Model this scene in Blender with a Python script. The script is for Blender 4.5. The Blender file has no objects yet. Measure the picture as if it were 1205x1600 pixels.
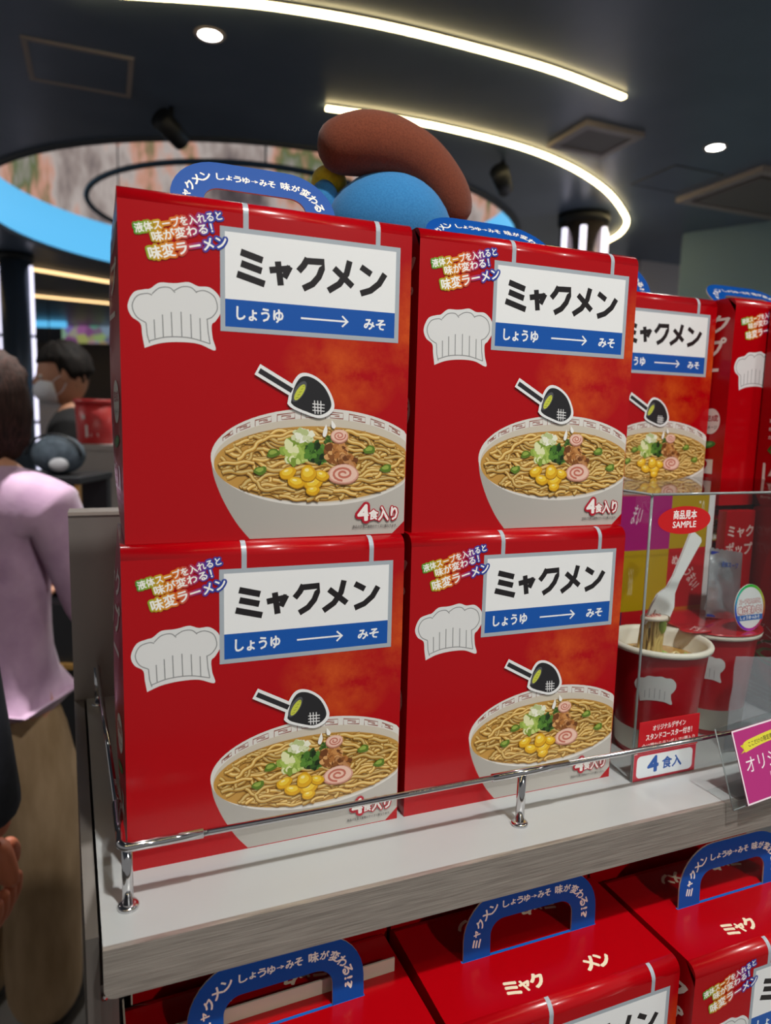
import bpy, bmesh, math, random
from mathutils import Vector, Matrix, noise
from mathutils.geometry import tessellate_polygon
random.seed(7)
PI = math.pi
SC = bpy.context.scene
COL = SC.collection

# ------------------------------------------------------------------ camera
CAM = Vector((-0.0074, -0.4700, 0.3083))
F_PX = 1094.9
YAW, PITCH, ROLL = 0.3821, -0.1301, 0.0247
fw = Vector((math.sin(YAW)*math.cos(PITCH), math.cos(YAW)*math.cos(PITCH), math.sin(PITCH)))
rt0 = Vector((math.cos(YAW), -math.sin(YAW), 0)); up0 = rt0.cross(fw)
rt = rt0*math.cos(ROLL) + up0*math.sin(ROLL)
up = -rt0*math.sin(ROLL) + up0*math.cos(ROLL)
cd = bpy.data.cameras.new('camera'); cam = bpy.data.objects.new('camera', cd); COL.objects.link(cam)
cd.sensor_fit = 'VERTICAL'; cd.sensor_height = 36; cd.lens = 36*F_PX/1600
cd.clip_start = 0.02; cd.clip_end = 80
cam.matrix_world = Matrix(((rt.x, up.x, -fw.x, CAM.x), (rt.y, up.y, -fw.y, CAM.y), (rt.z, up.z, -fw.z, CAM.z), (0, 0, 0, 1)))
cd.dof.use_dof = True; cd.dof.focus_distance = 0.54; cd.dof.aperture_fstop = 6.2
SC.camera = cam
def ray(px, py): return fw + rt*((px-602.5)/F_PX) + up*((800-py)/F_PX)
def on_z(px, py, z):
    d = ray(px, py); return CAM + d*((z-CAM.z)/d.z)
def at_d(px, py, d): return CAM + ray(px, py)*d

# ------------------------------------------------------------------ light
world = bpy.data.worlds.new('world'); SC.world = world; world.use_nodes = True
bg = world.node_tree.nodes['Background']; bg.inputs[0].default_value = (1.0, 0.975, 0.96, 1); bg.inputs[1].default_value = 0.2
SC.view_settings.view_transform = 'Standard'; SC.view_settings.look = 'None'
SC.view_settings.exposure = 0.0; SC.view_settings.gamma = 1; SC.view_settings.use_curve_mapping = False
ZC = 1.66          # ceiling height above the display shelf (shelf top is z = 0)
ZF = -1.05         # floor
DOWNLIGHTS = [(0.379, 2.289, 16), (2.78, 2.294, 16), (0.30, -0.78, 20), (-2.0, 2.29, 12), (2.6, -0.86, 14), (-0.35, 1.12, 7), (0.9, -2.2, 26)]

# ------------------------------------------------------------------ materials
def lin(c):
    if isinstance(c, str): c = tuple(int(c[i:i+2], 16) for i in (0, 2, 4))
    return tuple(((x/255)/12.92 if x/255 <= .04045 else ((x/255+.055)/1.055)**2.4) for x in c[:3])
MATS = {}
def mat(name, col, rough=.5, metal=0., spec=.5, coat=0., emit=None, es=0., sheen=0.):
    m = bpy.data.materials.new(name); m.use_nodes = True; b = m.node_tree.nodes['Principled BSDF']
    b.inputs['Base Color'].default_value = (*lin(col), 1); b.inputs['Roughness'].default_value = rough
    b.inputs['Metallic'].default_value = metal; b.inputs['Specular IOR Level'].default_value = spec
    b.inputs['Coat Weight'].default_value = coat; b.inputs['Coat Roughness'].default_value = .08
    if sheen: b.inputs['Sheen Weight'].default_value = sheen
    if emit: b.inputs['Emission Color'].default_value = (*lin(emit), 1); b.inputs['Emission Strength'].default_value = es
    MATS[name] = m; return m
def nd(m, t, **k):
    n = m.node_tree.nodes.new(t)
    for a, v in k.items(): setattr(n, a, v)
    return n
def ln(m, a, b): m.node_tree.links.new(a, b)
def bsdf(m): return m.node_tree.nodes['Principled BSDF']
def noise_col(m, c1, c2, scale=(1, 1, 1), nscale=5, lo=.35, hi=.65, detail=4, bump=0., bdist=.001, rough=None):
    tc = nd(m, 'ShaderNodeTexCoord'); mp = nd(m, 'ShaderNodeMapping'); mp.inputs['Scale'].default_value = scale
    ns = nd(m, 'ShaderNodeTexNoise'); ns.inputs['Scale'].default_value = nscale; ns.inputs['Detail'].default_value = detail
    cr = nd(m, 'ShaderNodeValToRGB'); e = cr.color_ramp.elements
    e[0].position = lo; e[1].position = hi; e[0].color = (*lin(c1), 1); e[1].color = (*lin(c2), 1)
    ln(m, tc.outputs['Object'], mp.inputs[0]); ln(m, mp.outputs[0], ns.inputs['Vector']); ln(m, ns.outputs[0], cr.inputs[0])
    ln(m, cr.outputs[0], bsdf(m).inputs['Base Color'])
    if bump:
        bp = nd(m, 'ShaderNodeBump'); bp.inputs['Strength'].default_value = bump; bp.inputs['Distance'].default_value = bdist
        ln(m, ns.outputs[0], bp.inputs['Height']); ln(m, bp.outputs[0], bsdf(m).inputs['Normal'])
    return m
RED = 'ae000c'
mat('red_side', 'a6000c', .3, spec=.3, coat=.12); mat('blue_card', '004a9e', .5, spec=.2); mat('board', 'cfc3ae', .7)
mat('white_lam', 'b2b5b5', .3); mat('chrome', 'd8d8da', .09, 1); mat('dark_gap', '1c1a1a', .7)
mat('upright', '8b8580', .38, .75); mat('cream', 'efe9d8', .5); mat('white_plastic', 'f0f0ee', .3, coat=.3)
mat('black_metal', '121418', .5); mat('white_metal', 'a89c94', .5); mat('frame_grey', '5a5a5e', .5)
mat('grille', '7c746e', .6); mat('skin', 'b98468', .55); mat('skin_warm_lit', 'c47150', .55); mat('mask', 'd7d8de', .8)  # warmer skin has the orange light on the hand put into its colour
mat('gold', 'b58a4c', .35, .6); mat('red_cloth', 'b1202c', .7); mat('grey_strap', '9a9a98', .6)
mat('eye_white', 'e8e4e0', .3); mat('eye_dark', '1d1512', .3); mat('lips', '9c5a50', .5)
mat('pedestal', 'a39a96', .5); mat('shoe', '24211f', .6); mat('patch', 'b9b9bd', .4)
mat('led', 'fff0c8', .5, emit='ffe6a8', es=14.0); mat('led_far', 'ffe2b0', .5, emit='ffd496', es=2.2)
mat('lens', 'ffffff', .5, emit='fffdf6', es=30.0); mat('bar_light', 'ffffff', .5, emit='e9e6ff', es=1.6)
mat('bulb', 'ffe0a0', .5, emit='ffd070', es=5.0)
mat('cyan_glow', '69c4f4', .5, emit='5fbdf0', es=.92)
mat('teal_wall', '86a0a6', .6); mat('pale_wall', 'd2ccd2', .6); mat('far_wall', '5d5550', .7); mat('trim', '3a4048', .5)
m = mat('ceiling', '3a4554', .33, spec=.4); noise_col(m, '5e6c7e', '667486', nscale=3)
m = mat('floor', '4a4541', .45); noise_col(m, '3f3a37', '55504b', nscale=8)
# printed card: colours live in a colour attribute (flat print)
def print_mat(name, rough, coat):
    m = mat(name, 'ffffff', rough, coat=coat); a = nd(m, 'ShaderNodeAttribute', attribute_name='Col'); ln(m, a.outputs['Color'], bsdf(m).inputs['Base Color']); return m
print_mat('print', .3, .12); print_mat('print_matte', .5, 0)
# red carton: soft orange flame print to the right of the front
m = mat('red_carton', RED, .24, spec=.4, coat=.2)
tc = nd(m, 'ShaderNodeTexCoord'); sp = nd(m, 'ShaderNodeSeparateXYZ'); ln(m, tc.outputs['Object'], sp.inputs[0])
def math_(m, op, a, b=None, c=None):
    n = nd(m, 'ShaderNodeMath', operation=op)
    for i, v in enumerate((a, b, c)):
        if v is None: continue
        if isinstance(v, (int, float)): n.inputs[i].default_value = v
        else: ln(m, v, n.inputs[i])
    return n.outputs[0]
def blob(m, sp, cx, cz, rx, rz):
    a = math_(m, 'MULTIPLY_ADD', sp.outputs[0], 1/rx, -cx/rx); b = math_(m, 'MULTIPLY_ADD', sp.outputs[2], 1/rz, -cz/rz)
    d = math_(m, 'SQRT', math_(m, 'ADD', math_(m, 'MULTIPLY', a, a), math_(m, 'MULTIPLY', b, b)))
    return math_(m, 'SUBTRACT', 1.0, math_(m, 'MINIMUM', d, 1.0))
k = math_(m, 'MAXIMUM', blob(m, sp, .146, .116, .046, .036), blob(m, sp, .199, .150, .022, .05))
ns = nd(m, 'ShaderNodeTexNoise'); ns.inputs['Scale'].default_value = 38; ns.inputs['Detail'].default_value = 6; ns.inputs['Roughness'].default_value = .62
ln(m, tc.outputs['Object'], ns.inputs['Vector'])
k = math_(m, 'MULTIPLY', math_(m, 'POWER', k, .8), math_(m, 'MULTIPLY_ADD', ns.outputs[0], 2.6, -.95))
k = math_(m, 'MULTIPLY', math_(m, 'MAXIMUM', math_(m, 'MINIMUM', k, .8), 0.0), math_(m, 'LESS_THAN', sp.outputs[1], .001))
mx = nd(m, 'ShaderNodeMix', data_type='RGBA'); ln(m, k, mx.inputs[0]); mx.inputs[6].default_value = (*lin(RED), 1); mx.inputs[7].default_value = (*lin('e0661e'), 1)
ln(m, mx.outputs[2], bsdf(m).inputs['Base Color'])
# brushed steel edge
m = mat('brushed', '96908b', .36, .45); noise_col(m, '857e77', 'bdb5ac', (5, 60, 260), 6, .25, .75, 6, .3, .0005)
m = mat('satin_panel', '7b7470', .34, .55); noise_col(m, '958d88', 'a59d97', (2, 2, .4), 4)
m = mat('plush_brown', '7a3f26', .95, sheen=.15); noise_col(m, '6a3018', '7c3c22', nscale=700, bump=.25, bdist=.001)
m = mat('plush_blue', '3a8fcb', .95, sheen=.15); noise_col(m, '2878b4', '3486c2', nscale=700, bump=.25, bdist=.001)
m = mat('plush_yellow', 'd8c018', .95, sheen=.4); noise_col(m, 'cbb414', 'e2ca24', nscale=160, bump=.4, bdist=.001)
m = mat('lilac', 'b391ac', .85, sheen=.3); noise_col(m, 'a986a3', 'bb9ab3', nscale=14, bump=.25, bdist=.01)
m = mat('khaki', 'a38767', .85); noise_col(m, '937856', 'ae9270', (2, 2, .6), 9, bump=.3, bdist=.012)
m = mat('black_cloth', '151416', .85); noise_col(m, '0a0a0b', '141316', nscale=20, bump=.3, bdist=.01)
m = mat('dark_coat', '262831', .85); noise_col(m, '1e2028', '30323c', nscale=18, bump=.3, bdist=.01)
m = mat('brown_hair', '32201a', .7, spec=.2); noise_col(m, '1e120e', '3a241e', (40, 40, 3), 4, bump=.5, bdist=.004)
m = mat('black_hair', '15110f', .7, spec=.2); noise_col(m, '0d0b0a', '241e1b', (30, 30, 6), 4, bump=.5, bdist=.004)
m = mat('bag_cloth', '46525e', .75); noise_col(m, '3a4650', '55626e', nscale=30)
m = mat('soup', 'c08a34', .12, coat=.4); noise_col(m, 'a9752a', 'd0a04a', nscale=60)
m = mat('noodle', 'dcc27a', .35, coat=.3); m = mat('green_onion', '9db84e', .4); m = mat('naruto', 'eadbc8', .4); m = mat('naruto_pink', 'd88a80', .4); mat('meat', '7a5a36', .6)
m = mat('foil', 'c9ccd0', .28, .8); noise_col(m, 'b4b7bb', 'd8dade', nscale=30, bump=.6, bdist=.004)
def glassy(name, tint, ior, gl_rough=.01, trans=1.0, body=None):
    m = bpy.data.materials.new(name); m.use_nodes = True; t = m.node_tree; t.nodes.remove(t.nodes['Principled BSDF'])
    tr = nd(m, 'ShaderNodeBsdfTransparent'); tr.inputs[0].default_value = (*lin(tint), 1)
    gl = nd(m, 'ShaderNodeBsdfGlossy'); gl.inputs['Roughness'].default_value = gl_rough
    lw = nd(m, 'ShaderNodeLayerWeight'); lw.inputs['Blend'].default_value = .5; mx = nd(m, 'ShaderNodeMixShader')
    ln(m, math_(m, 'MULTIPLY_ADD', math_(m, 'POWER', lw.outputs['Facing'], 5.0), .85, (ior-1)**2/(ior+1)**2), mx.inputs[0])
    if body:
        df = nd(m, 'ShaderNodeBsdfDiffuse'); df.inputs[0].default_value = (*lin(body), 1)
        m2 = nd(m, 'ShaderNodeMixShader'); m2.inputs[0].default_value = trans; ln(m, df.outputs[0], m2.inputs[1]); ln(m, tr.outputs[0], m2.inputs[2]); ln(m, m2.outputs[0], mx.inputs[1])
    else: ln(m, tr.outputs[0], mx.inputs[1])
    ln(m, gl.outputs[0], mx.inputs[2]); ln(m, mx.outputs[0], t.nodes['Material Output'].inputs[0]); MATS[name] = m
glassy('acrylic', 'f6f8f8', 1.45); glassy('acrylic_edge', 'c8d0d0', 1.5, .1, .45, 'b8c0c0'); glassy('film', 'f4f5f8', 1.35, .12, .74, 'd8dae0')
# curved screen above: blurred imagery in vertical patches
m = mat('screen', '000000', .6, emit='808080', es=1.3)
tc = nd(m, 'ShaderNodeTexCoord'); mp = nd(m, 'ShaderNodeMapping'); mp.inputs['Scale'].default_value = (1, 1, .45)
n1 = nd(m, 'ShaderNodeTexNoise'); n1.inputs['Scale'].default_value = 1.1; n1.inputs['Detail'].default_value = 5; n1.inputs['Roughness'].default_value = .6
ln(m, tc.outputs['Object'], mp.inputs[0]); ln(m, mp.outputs[0], n1.inputs['Vector'])
cr = nd(m, 'ShaderNodeValToRGB'); ce = cr.color_ramp.elements
ce[0].position = .28; ce[0].color = (*lin('1e1a1c'), 1); ce[1].position = .74; ce[1].color = (*lin('c8bcc0'), 1)
for p_, c_ in ((.38, '4c4446'), (.45, '7d726e'), (.50, '9a918d'), (.54, 'a87c6c'), (.58, '4a5634'), (.64, '8d8484')):
    q = ce.new(p_); q.color = (*lin(c_), 1)
ln(m, n1.outputs[0], cr.inputs[0]); ln(m, cr.outputs[0], bsdf(m).inputs['Emission Color'])
m = mat('poster', '000000', .6, emit='808080', es=.5)
n1 = nd(m, 'ShaderNodeTexVoronoi'); n1.inputs['Scale'].default_value = 7; tc = nd(m, 'ShaderNodeTexCoord'); hs = nd(m, 'ShaderNodeHueSaturation'); hs.inputs['Saturation'].default_value = .7; hs.inputs['Value'].default_value = .6
ln(m, tc.outputs['Object'], n1.inputs['Vector']); ln(m, n1.outputs['Color'], hs.inputs['Color']); ln(m, hs.outputs[0], bsdf(m).inputs['Emission Color'])

# ------------------------------------------------------------------ object helpers
def tag(o, label=None, cat=None, group=None, kind=None):
    if label: o['label'] = label
    if cat: o['category'] = cat
    if group: o['group'] = group
    if kind: o['kind'] = kind
    return o
def thing(name, loc, label, cat, group=None, rz=0):
    o = bpy.data.objects.new(name, None); o.empty_display_size = .03; COL.objects.link(o)
    o.location = loc; o.rotation_euler = (0, 0, rz); return tag(o, label, cat, group)
def link(name, me, parent=None, loc=None, rot=None):
    o = bpy.data.objects.new(name, me); COL.objects.link(o)
    if parent: o.parent = parent
    if loc: o.location = loc
    if rot: o.rotation_euler = rot
    return o
def bm_obj(name, bm, mats, parent=None, smooth=False, **k):
    me = bpy.data.meshes.new(name); bmesh.ops.recalc_face_normals(bm, faces=bm.faces); bm.to_mesh(me); bm.free()
    for q in (mats if isinstance(mats, (list, tuple)) else [mats]): me.materials.append(MATS[q])
    if smooth:
        for f in me.polygons: f.use_smooth = True
    return link(name, me, parent, **k)
def box(bm, a, b, bev=0., mi=0):
    r = bmesh.ops.create_cube(bm, size=1)['verts']
    for v in r: v.co = Vector((a[i] + (b[i]-a[i])*(v.co[i]+.5) for i in range(3)))
    fs = {f for v in r for f in v.link_faces}
    for f in fs: f.material_index = mi
    if bev: bmesh.ops.bevel(bm, geom=list({e for f in fs for e in f.edges}), offset=bev, segments=2, affect='EDGES', profile=.5)
def prism(bm, pts, z0, z1, mi=0):
    n = len(pts); lo = [bm.verts.new((x, y, z0)) for x, y in pts]; hi = [bm.verts.new((x, y, z1)) for x, y in pts]
    for t in tessellate_polygon([[Vector((x, y, 0)) for x, y in pts]]):
        for ring in (lo, hi):
            try: bm.faces.new([ring[i] for i in t]).material_index = mi
            except ValueError: pass
    for i in range(n): bm.faces.new((lo[i], lo[(i+1) % n], hi[(i+1) % n], hi[i])).material_index = mi
def tube(bm, pts, r, seg=12, caps=True):
    pts = [Vector(p) for p in pts]; rings = []; n = len(pts)
    ref = None
    for i, p in enumerate(pts):
        d = (pts[min(i+1, n-1)] - pts[max(i-1, 0)]).normalized()
        if ref is None: ref = Vector((0, 0, 1)) if abs(d.z) < .9 else Vector((1, 0, 0))
        a = d.cross(ref).normalized(); b = a.cross(d).normalized(); ref = b
        rr = r[i] if isinstance(r, (list, tuple)) else r
        rings.append([bm.verts.new(p + a*rr*math.cos(2*PI*k/seg) + b*rr*math.sin(2*PI*k/seg)) for k in range(seg)])
    for i in range(n-1):
        for k in range(seg): bm.faces.new((rings[i][k], rings[i][(k+1) % seg], rings[i+1][(k+1) % seg], rings[i+1][k])).smooth = True
    if caps:
        bm.faces.new(rings[0][::-1]); bm.faces.new(rings[-1])
def lathe(bm, prof, seg=32, c=(0, 0, 0), cap_b=True, cap_t=True):
    rings = [[bm.verts.new((c[0]+r*math.cos(2*PI*k/seg), c[1]+r*math.sin(2*PI*k/seg), c[2]+z)) for k in range(seg)] for r, z in prof]
    for i in range(len(prof)-1):
        for k in range(seg): bm.faces.new((rings[i][k], rings[i][(k+1) % seg], rings[i+1][(k+1) % seg], rings[i+1][k])).smooth = True
    if cap_b: bm.faces.new(rings[0][::-1])
    if cap_t: bm.faces.new(rings[-1])
def blobm(bm, c, s, seg=20, fn=None):
    r = bmesh.ops.create_uvsphere(bm, u_segments=seg, v_segments=max(8, seg*2//3), radius=1)['verts']
    for v in r:
        q = v.co.copy()
        if fn: q = fn(q)
        v.co = Vector((c[0]+q.x*s[0], c[1]+q.y*s[1], c[2]+q.z*s[2]))
    for f in {f for v in r for f in v.link_faces}: f.smooth = True

# ------------------------------------------------------------------ flat print
GL = {}
def glyph(s, bold):
    key = (s, bold)
    if key not in GL:
        cu = bpy.data.curves.new('txt', 'FONT'); cu.body = s; cu.resolution_u = 2; cu.offset = bold
        o = bpy.data.objects.new('txt', cu); COL.objects.link(o); bpy.context.view_layer.update()
        me = o.evaluated_get(bpy.context.evaluated_depsgraph_get()).to_mesh()
        vs = [(v.co.x, v.co.y) for v in me.vertices]; fs = [tuple(f.vertices) for f in me.polygons]
        bpy.data.objects.remove(o); bpy.data.curves.remove(cu); GL[key] = (vs, fs)
    return GL[key]
class Art:                       # a sheet of coloured flat shapes, in millimetres, painted in order
    def __init__(s, base=.03, dz=.0015): s.v = []; s.f = []; s.c = []; s.z = base; s.dz = dz; s.umax = None
    def add(s, pts, faces, col):
        o = len(s.v); s.z += s.dz
        for x, y in pts: s.v.append((x, y, s.z)); s.c.append(col(x, y) if callable(col) else lin(col))
        s.f += [tuple(i+o for i in f) for f in faces]
    def poly(s, pts, col):
        s.add(pts, tessellate_polygon([[Vector((x, y, 0)) for x, y in pts]]), col)
    def rect(s, a, b, c, d, col, n=1):
        pts = []; fs = []
        for i in range(n+1): y = b+(d-b)*i/n; pts += [(a, y), (c, y)]
        for i in range(n): fs.append((2*i, 2*i+1, 2*i+3, 2*i+2))
        s.add(pts, fs, col)
    def ell(s, cx, cy, rx, ry, col, rot=0, n=24, wob=0):
        pts = []
        for i in range(n):
            t = 2*PI*i/n; w = 1 + wob*math.sin(3*t+cx)+wob*.6*math.sin(5*t+cy)
            x, y = rx*w*math.cos(t), ry*w*math.sin(t); pts.append((cx+x*math.cos(rot)-y*math.sin(rot), cy+x*math.sin(rot)+y*math.cos(rot)))
        if s.umax: pts = [(min(x, s.umax), y) for x, y in pts]
        s.add(pts, [tuple(range(n))], col)
    def stroke(s, pts, w, col, closed=False):
        n = len(pts); P = [Vector(p) for p in pts]; out = []
        for i in range(n):
            a = P[(i-1) % n] if (closed or i > 0) else P[i]; b = P[(i+1) % n] if (closed or i < n-1) else P[i]
            d = (b-a).normalized(); t = Vector((-d.y, d.x))
            if 0 < i < n-1 or closed:
                d1 = (P[i]-a).normalized(); cs = max(.5, abs(Vector((-d1.y, d1.x)).dot(t)))
            else: cs = 1
            out += [tuple(P[i]+t*w/2/cs), tuple(P[i]-t*w/2/cs)]
        fs = [(2*i, 2*i+1, (2*i+3) % (2*n), (2*i+2) % (2*n)) for i in range(n if closed else n-1)]
        s.add(out, fs, col)
    def text(s, t, x0, y0, x1, y1, col, bold=.025, rot=0, outline=None):
        vs, _ = glyph(t, 0)
        a = min(v[0] for v in vs); b = max(v[0] for v in vs); c = min(v[1] for v in vs); d = max(v[1] for v in vs)
        sx = (x1-x0)/max(b-a, 1e-6); sy = (y1-y0)/max(d-c, 1e-6); cx, cy = (x0+x1)/2, (y0+y1)/2
        def put(bd, co):
            V, Fc = glyph(t, 0); n = 1 if bd < .004 else (7 if bd < .06 else 12); em = min(sx, sy)
            for i in range(n):
                pts = []; ox, oy = (0, 0) if n == 1 else (bd*em*math.cos(2*PI*i/n), bd*em*math.sin(2*PI*i/n))
                for x, y in V:
                    X = x0+(x-a)*sx-cx+ox; Y = y0+(y-c)*sy-cy+oy
                    pts.append((cx+X*math.cos(rot)-Y*math.sin(rot), cy+X*math.sin(rot)+Y*math.cos(rot)))
                s.z -= s.dz*.8; s.add(pts, Fc, co)
            s.z += s.dz
        if outline:
            for bd, co in outline: put(bold+bd, co)
        put(bold, col)
    def mesh(s, name, fn, matname='print'):
        me = bpy.data.meshes.new(name)
        me.from_pydata([tuple(q/1000 for q in fn(x, y, z)) for x, y, z in s.v], [], s.f)
        at = me.color_attributes.new('Col', 'FLOAT_COLOR', 'POINT')
        for i, c in enumerate(s.c): at.data[i].color = (*c, 1)
        me.materials.append(MATS[matname]); me.update(); return me

# ------------------------------------------------------------------ the room
def hole_plane(name, outer, centre, r, z, matn):
    ins = [(centre[0]+r*math.cos(2*PI*i/64), centre[1]+r*math.sin(2*PI*i/64)) for i in range(64)]
    vs = [Vector((x, y, 0)) for x, y in outer]; hs = [Vector((x, y, 0)) for x, y in ins[::-1]]
    tri = tessellate_polygon([vs, hs]); allv = vs+hs
    me = bpy.data.meshes.new(name); me.from_pydata([(v.x, v.y, z) for v in allv], [], tri); me.materials.append(MATS[matn]); me.update()
    return tag(link(name, me), kind='structure')
DC = (1.15, 5.05); DR = 1.9
hole_plane('ceiling', [(-4, -2.5), (4.9, -2.5), (4.9, 15), (-4, 15)], DC, DR, ZC, 'ceiling')
bm = bmesh.new(); box(bm, (-4, -2.5, ZF-.1), (4.9, 15, ZF)); tag(bm_obj('floor', bm, 'floor'), kind='structure')
bm = bmesh.new(); box(bm, (-4, 15, ZF), (4.9, 15.1, ZC)); tag(bm_obj('wall_back', bm, 'far_wall'), kind='structure')
wa, wb = Vector((3.80, 3.54, 0)), Vector((4.16, 2.88, 0)); wd = (wb-wa).normalized(); wn = Vector((wd.y, -wd.x, 0))
bm = bmesh.new(); a = wa; b = wb + wd*1.2
prism(bm, [(wa.x, wa.y), (b.x, b.y), (b.x+.3, b.y+.15), (wa.x+.3, wa.y+.15)], ZF, ZC); tag(bm_obj('wall_right', bm, 'teal_wall'), kind='structure')
bm = bmesh.new(); box(bm, (4.12, 4.3, ZF), (4.9, 4.5, ZC)); tag(bm_obj('wall_pale', bm, 'pale_wall'), kind='structure')
# drum of the round ceiling opening
dr = thing('curved_screen', (DC[0], DC[1], ZC), 'curved screen lining the round ceiling opening, showing blurred grey and pink scenery', 'screen')
def ringwall(name, r, z0, z1, matn, parent, th=.02):
    bm = bmesh.new(); lathe(bm, [(r, z0), (r, z1), (r+th, z1), (r+th, z0), (r, z0)], 72, cap_b=False, cap_t=False); return bm_obj(name, bm, matn, parent, True)
ringwall('screen_surface', DR, .34, 1.5, 'screen', dr)
bm = bmesh.new(); lathe(bm, [(DR+.02, 1.5), (DR+.02, 1.54)], 72); bm_obj('drum_cap', bm, 'black_metal', dr)
cy = thing('cove_light', (DC[0], DC[1], ZC), 'glowing light blue band around the rim of the round ceiling opening', 'light')
ringwall('light_band', DR, .0, .34, 'cyan_glow', cy)
bm = bmesh.new(); lathe(bm, [(DR-.006, -.014), (DR-.006, .012), (DR+.03, .012), (DR+.03, -.014), (DR-.006, -.014)], 72, cap_b=False, cap_t=False); bm_obj('rim', bm, 'trim', cy, True)
hr = thing('hanging_ring', (1.02, 4.86, 1.75), 'thin black metal ring hung inside the round ceiling opening', 'ring')
bm = bmesh.new(); tube(bm, [(1.1*math.cos(t*PI/32), 1.1*math.sin(t*PI/32), 0) for t in range(65)], .018, 8, False); bm_obj('hoop', bm, 'black_metal', hr, True)
for t in (.4, 2.5, 4.6):
    bm = bmesh.new(); tube(bm, [(1.1*math.cos(t), 1.1*math.sin(t), 0), (1.1*math.cos(t), 1.1*math.sin(t), 1.42)], .006, 6); bm_obj('rod', bm, 'black_metal', hr)
# LED strips on the ceiling
def smooth_pts(P, n=8):
    out = []
    for i in range(len(P)-1):
        p0, p1, p2, p3 = (Vector(P[max(0, min(len(P)-1, i+j))]) for j in (-1, 0, 1, 2))
        for k in range(n):
            t = k/n; out.append(.5*((2*p1)+(-p0+p2)*t+(2*p0-5*p1+4*p2-p3)*t*t+(-p0+3*p1-3*p2+p3)*t**3))
    out.append(Vector(P[-1])); return out
def strip(pts, label, w=.026, led='led'):
    P = smooth_pts(pts); c = P[len(P)//2]
    o = thing('light_strip', (c.x, c.y, ZC), label, 'light', 'warm light strips on the ceiling')
    for nm, hw, z0, z1, mt in (('channel', w*.75, -.006, 0.0, 'black_metal'), ('diffuser', w*.5, -.016, -.006, led)):
        bm = bmesh.new(); L = []; Rr = []
        for i, p in enumerate(P):
            d = (P[min(i+1, len(P)-1)]-P[max(i-1, 0)]).normalized(); t = Vector((-d.y, d.x, 0))*hw
            L.append(p+t-c); Rr.append(p-t-c)
        prism(bm, [(v.x, v.y) for v in L]+[(v.x, v.y) for v in Rr[::-1]], z0, z1); bm_obj(nm, bm, mt, o)
strip([(-.1, 2.2, 0), (.351, 2.054, 0), (.592, 1.996, 0), (.918, 1.959, 0), (1.291, 1.957, 0), (1.637, 1.977, 0), (2.013, 2.042, 0)], 'long gently bowed warm light strip ending in the open dark ceiling')
strip([(.926, 2.661, 0), (1.184, 2.632, 0), (1.5, 2.627, 0), (1.863, 2.661, 0), (2.129, 2.725, 0), (2.415, 2.842, 0), (2.734, 3.026, 0), (3.034, 3.26, 0), (3.25, 3.467, 0), (3.40, 3.72, 0), (3.46, 3.95, 0)], 'warm light strip starting above the plush toy and hooking round towards the pillar')
strip([(-1.6, -.95, 0), (-.6, -1.0, 0), (.4, -1.02, 0), (1.4, -1.0, 0), (2.4, -.95, 0)], 'long warm light strip over the front aisle before the display')
strip([(-1.4, 6.95, 0), (-.633, 7.187, 0), (.043, 7.506, 0), (.6, 7.7, 0)], 'warm straight light strip just beyond the round ceiling opening', .1, 'led_far')
strip([(-1.6, 8.8, 0), (-.785, 8.904, 0), (.046, 9.031, 0), (.7, 9.1, 0)], 'warm straight light strip second beyond the round ceiling opening', .1, 'led_far')
strip([(-.33, 13.7, 0), (.056, 13.9, 0), (.6, 14.1, 0)], 'warm straight light strip by the far wall', .16, 'led_far')
# ceiling hatches, vent, air conditioner
def rect_frame(o, a, b, w, z0, z1, mt, name='frame'):
    bm = bmesh.new()
    for p, q in (((a[0], a[1]), (b[0], a[1]+w)), ((a[0], b[1]-w), (b[0], b[1])), ((a[0], a[1]+w), (a[0]+w, b[1]-w)), ((b[0]-w, a[1]+w), (b[0], b[1]-w))):
        box(bm, (p[0], p[1], z0), (q[0], q[1], z1))
    return bm_obj(name, bm, mt, o)
o = thing('ceiling_hatch', (-.06, 2.76, ZC), 'ceiling access hatch with pale grey metal frame and dark panel', 'hatch')
rect_frame(o, (-.195, -.18), (.195, .18), .02, -.006, 0, 'white_metal'); bm = bmesh.new(); box(bm, (-.175, -.16, -.003), (.175, .16, 0)); bm_obj('panel', bm, 'ceiling', o)
o = thing('ceiling_hatch', (2.95, 2.72, ZC), 'ceiling access hatch with thin dark frame beside the air conditioner', 'hatch')
rect_frame(o, (-.17, -.17), (.17, .17), .009, -.004, 0, 'frame_grey'); bm = bmesh.new(); box(bm, (-.161, -.161, -.002), (.161, .161, 0)); bm_obj('panel', bm, 'ceiling', o)
o = thing('ceiling_vent', (2.19, 2.45, ZC), 'square ceiling vent with pale frame and flat grey grille', 'vent')
rect_frame(o, (-.165, -.15), (.165, .15), .04, -.022, 0, 'white_metal'); bm = bmesh.new(); box(bm, (-.125, -.11, -.016), (.125, .11, 0)); bm_obj('grille', bm, 'grille', o)
o = thing('air_conditioner', (3.62, 2.66, ZC), 'square ceiling air conditioner with pale housing and dark outlet slots', 'air conditioner')
rect_frame(o, (-.44, -.30), (.44, .30), .05, -.03, 0, 'white_metal', 'housing')
for s in (-1, 1):
    bm = bmesh.new(); box(bm, (-.39, s*.235-.015, -.018), (.39, s*.235+.015, 0)); bm_obj('outlet_slot', bm, 'black_metal', o)
    bm = bmesh.new(); box(bm, (s*.375-.015, -.22, -.018), (s*.375+.015, .22, 0)); bm_obj('outlet_slot', bm, 'black_metal', o)
bm = bmesh.new(); box(bm, (-.36, -.22, -.034), (.36, .22, 0), .006); bm_obj('grille', bm, 'grille', o)
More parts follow.
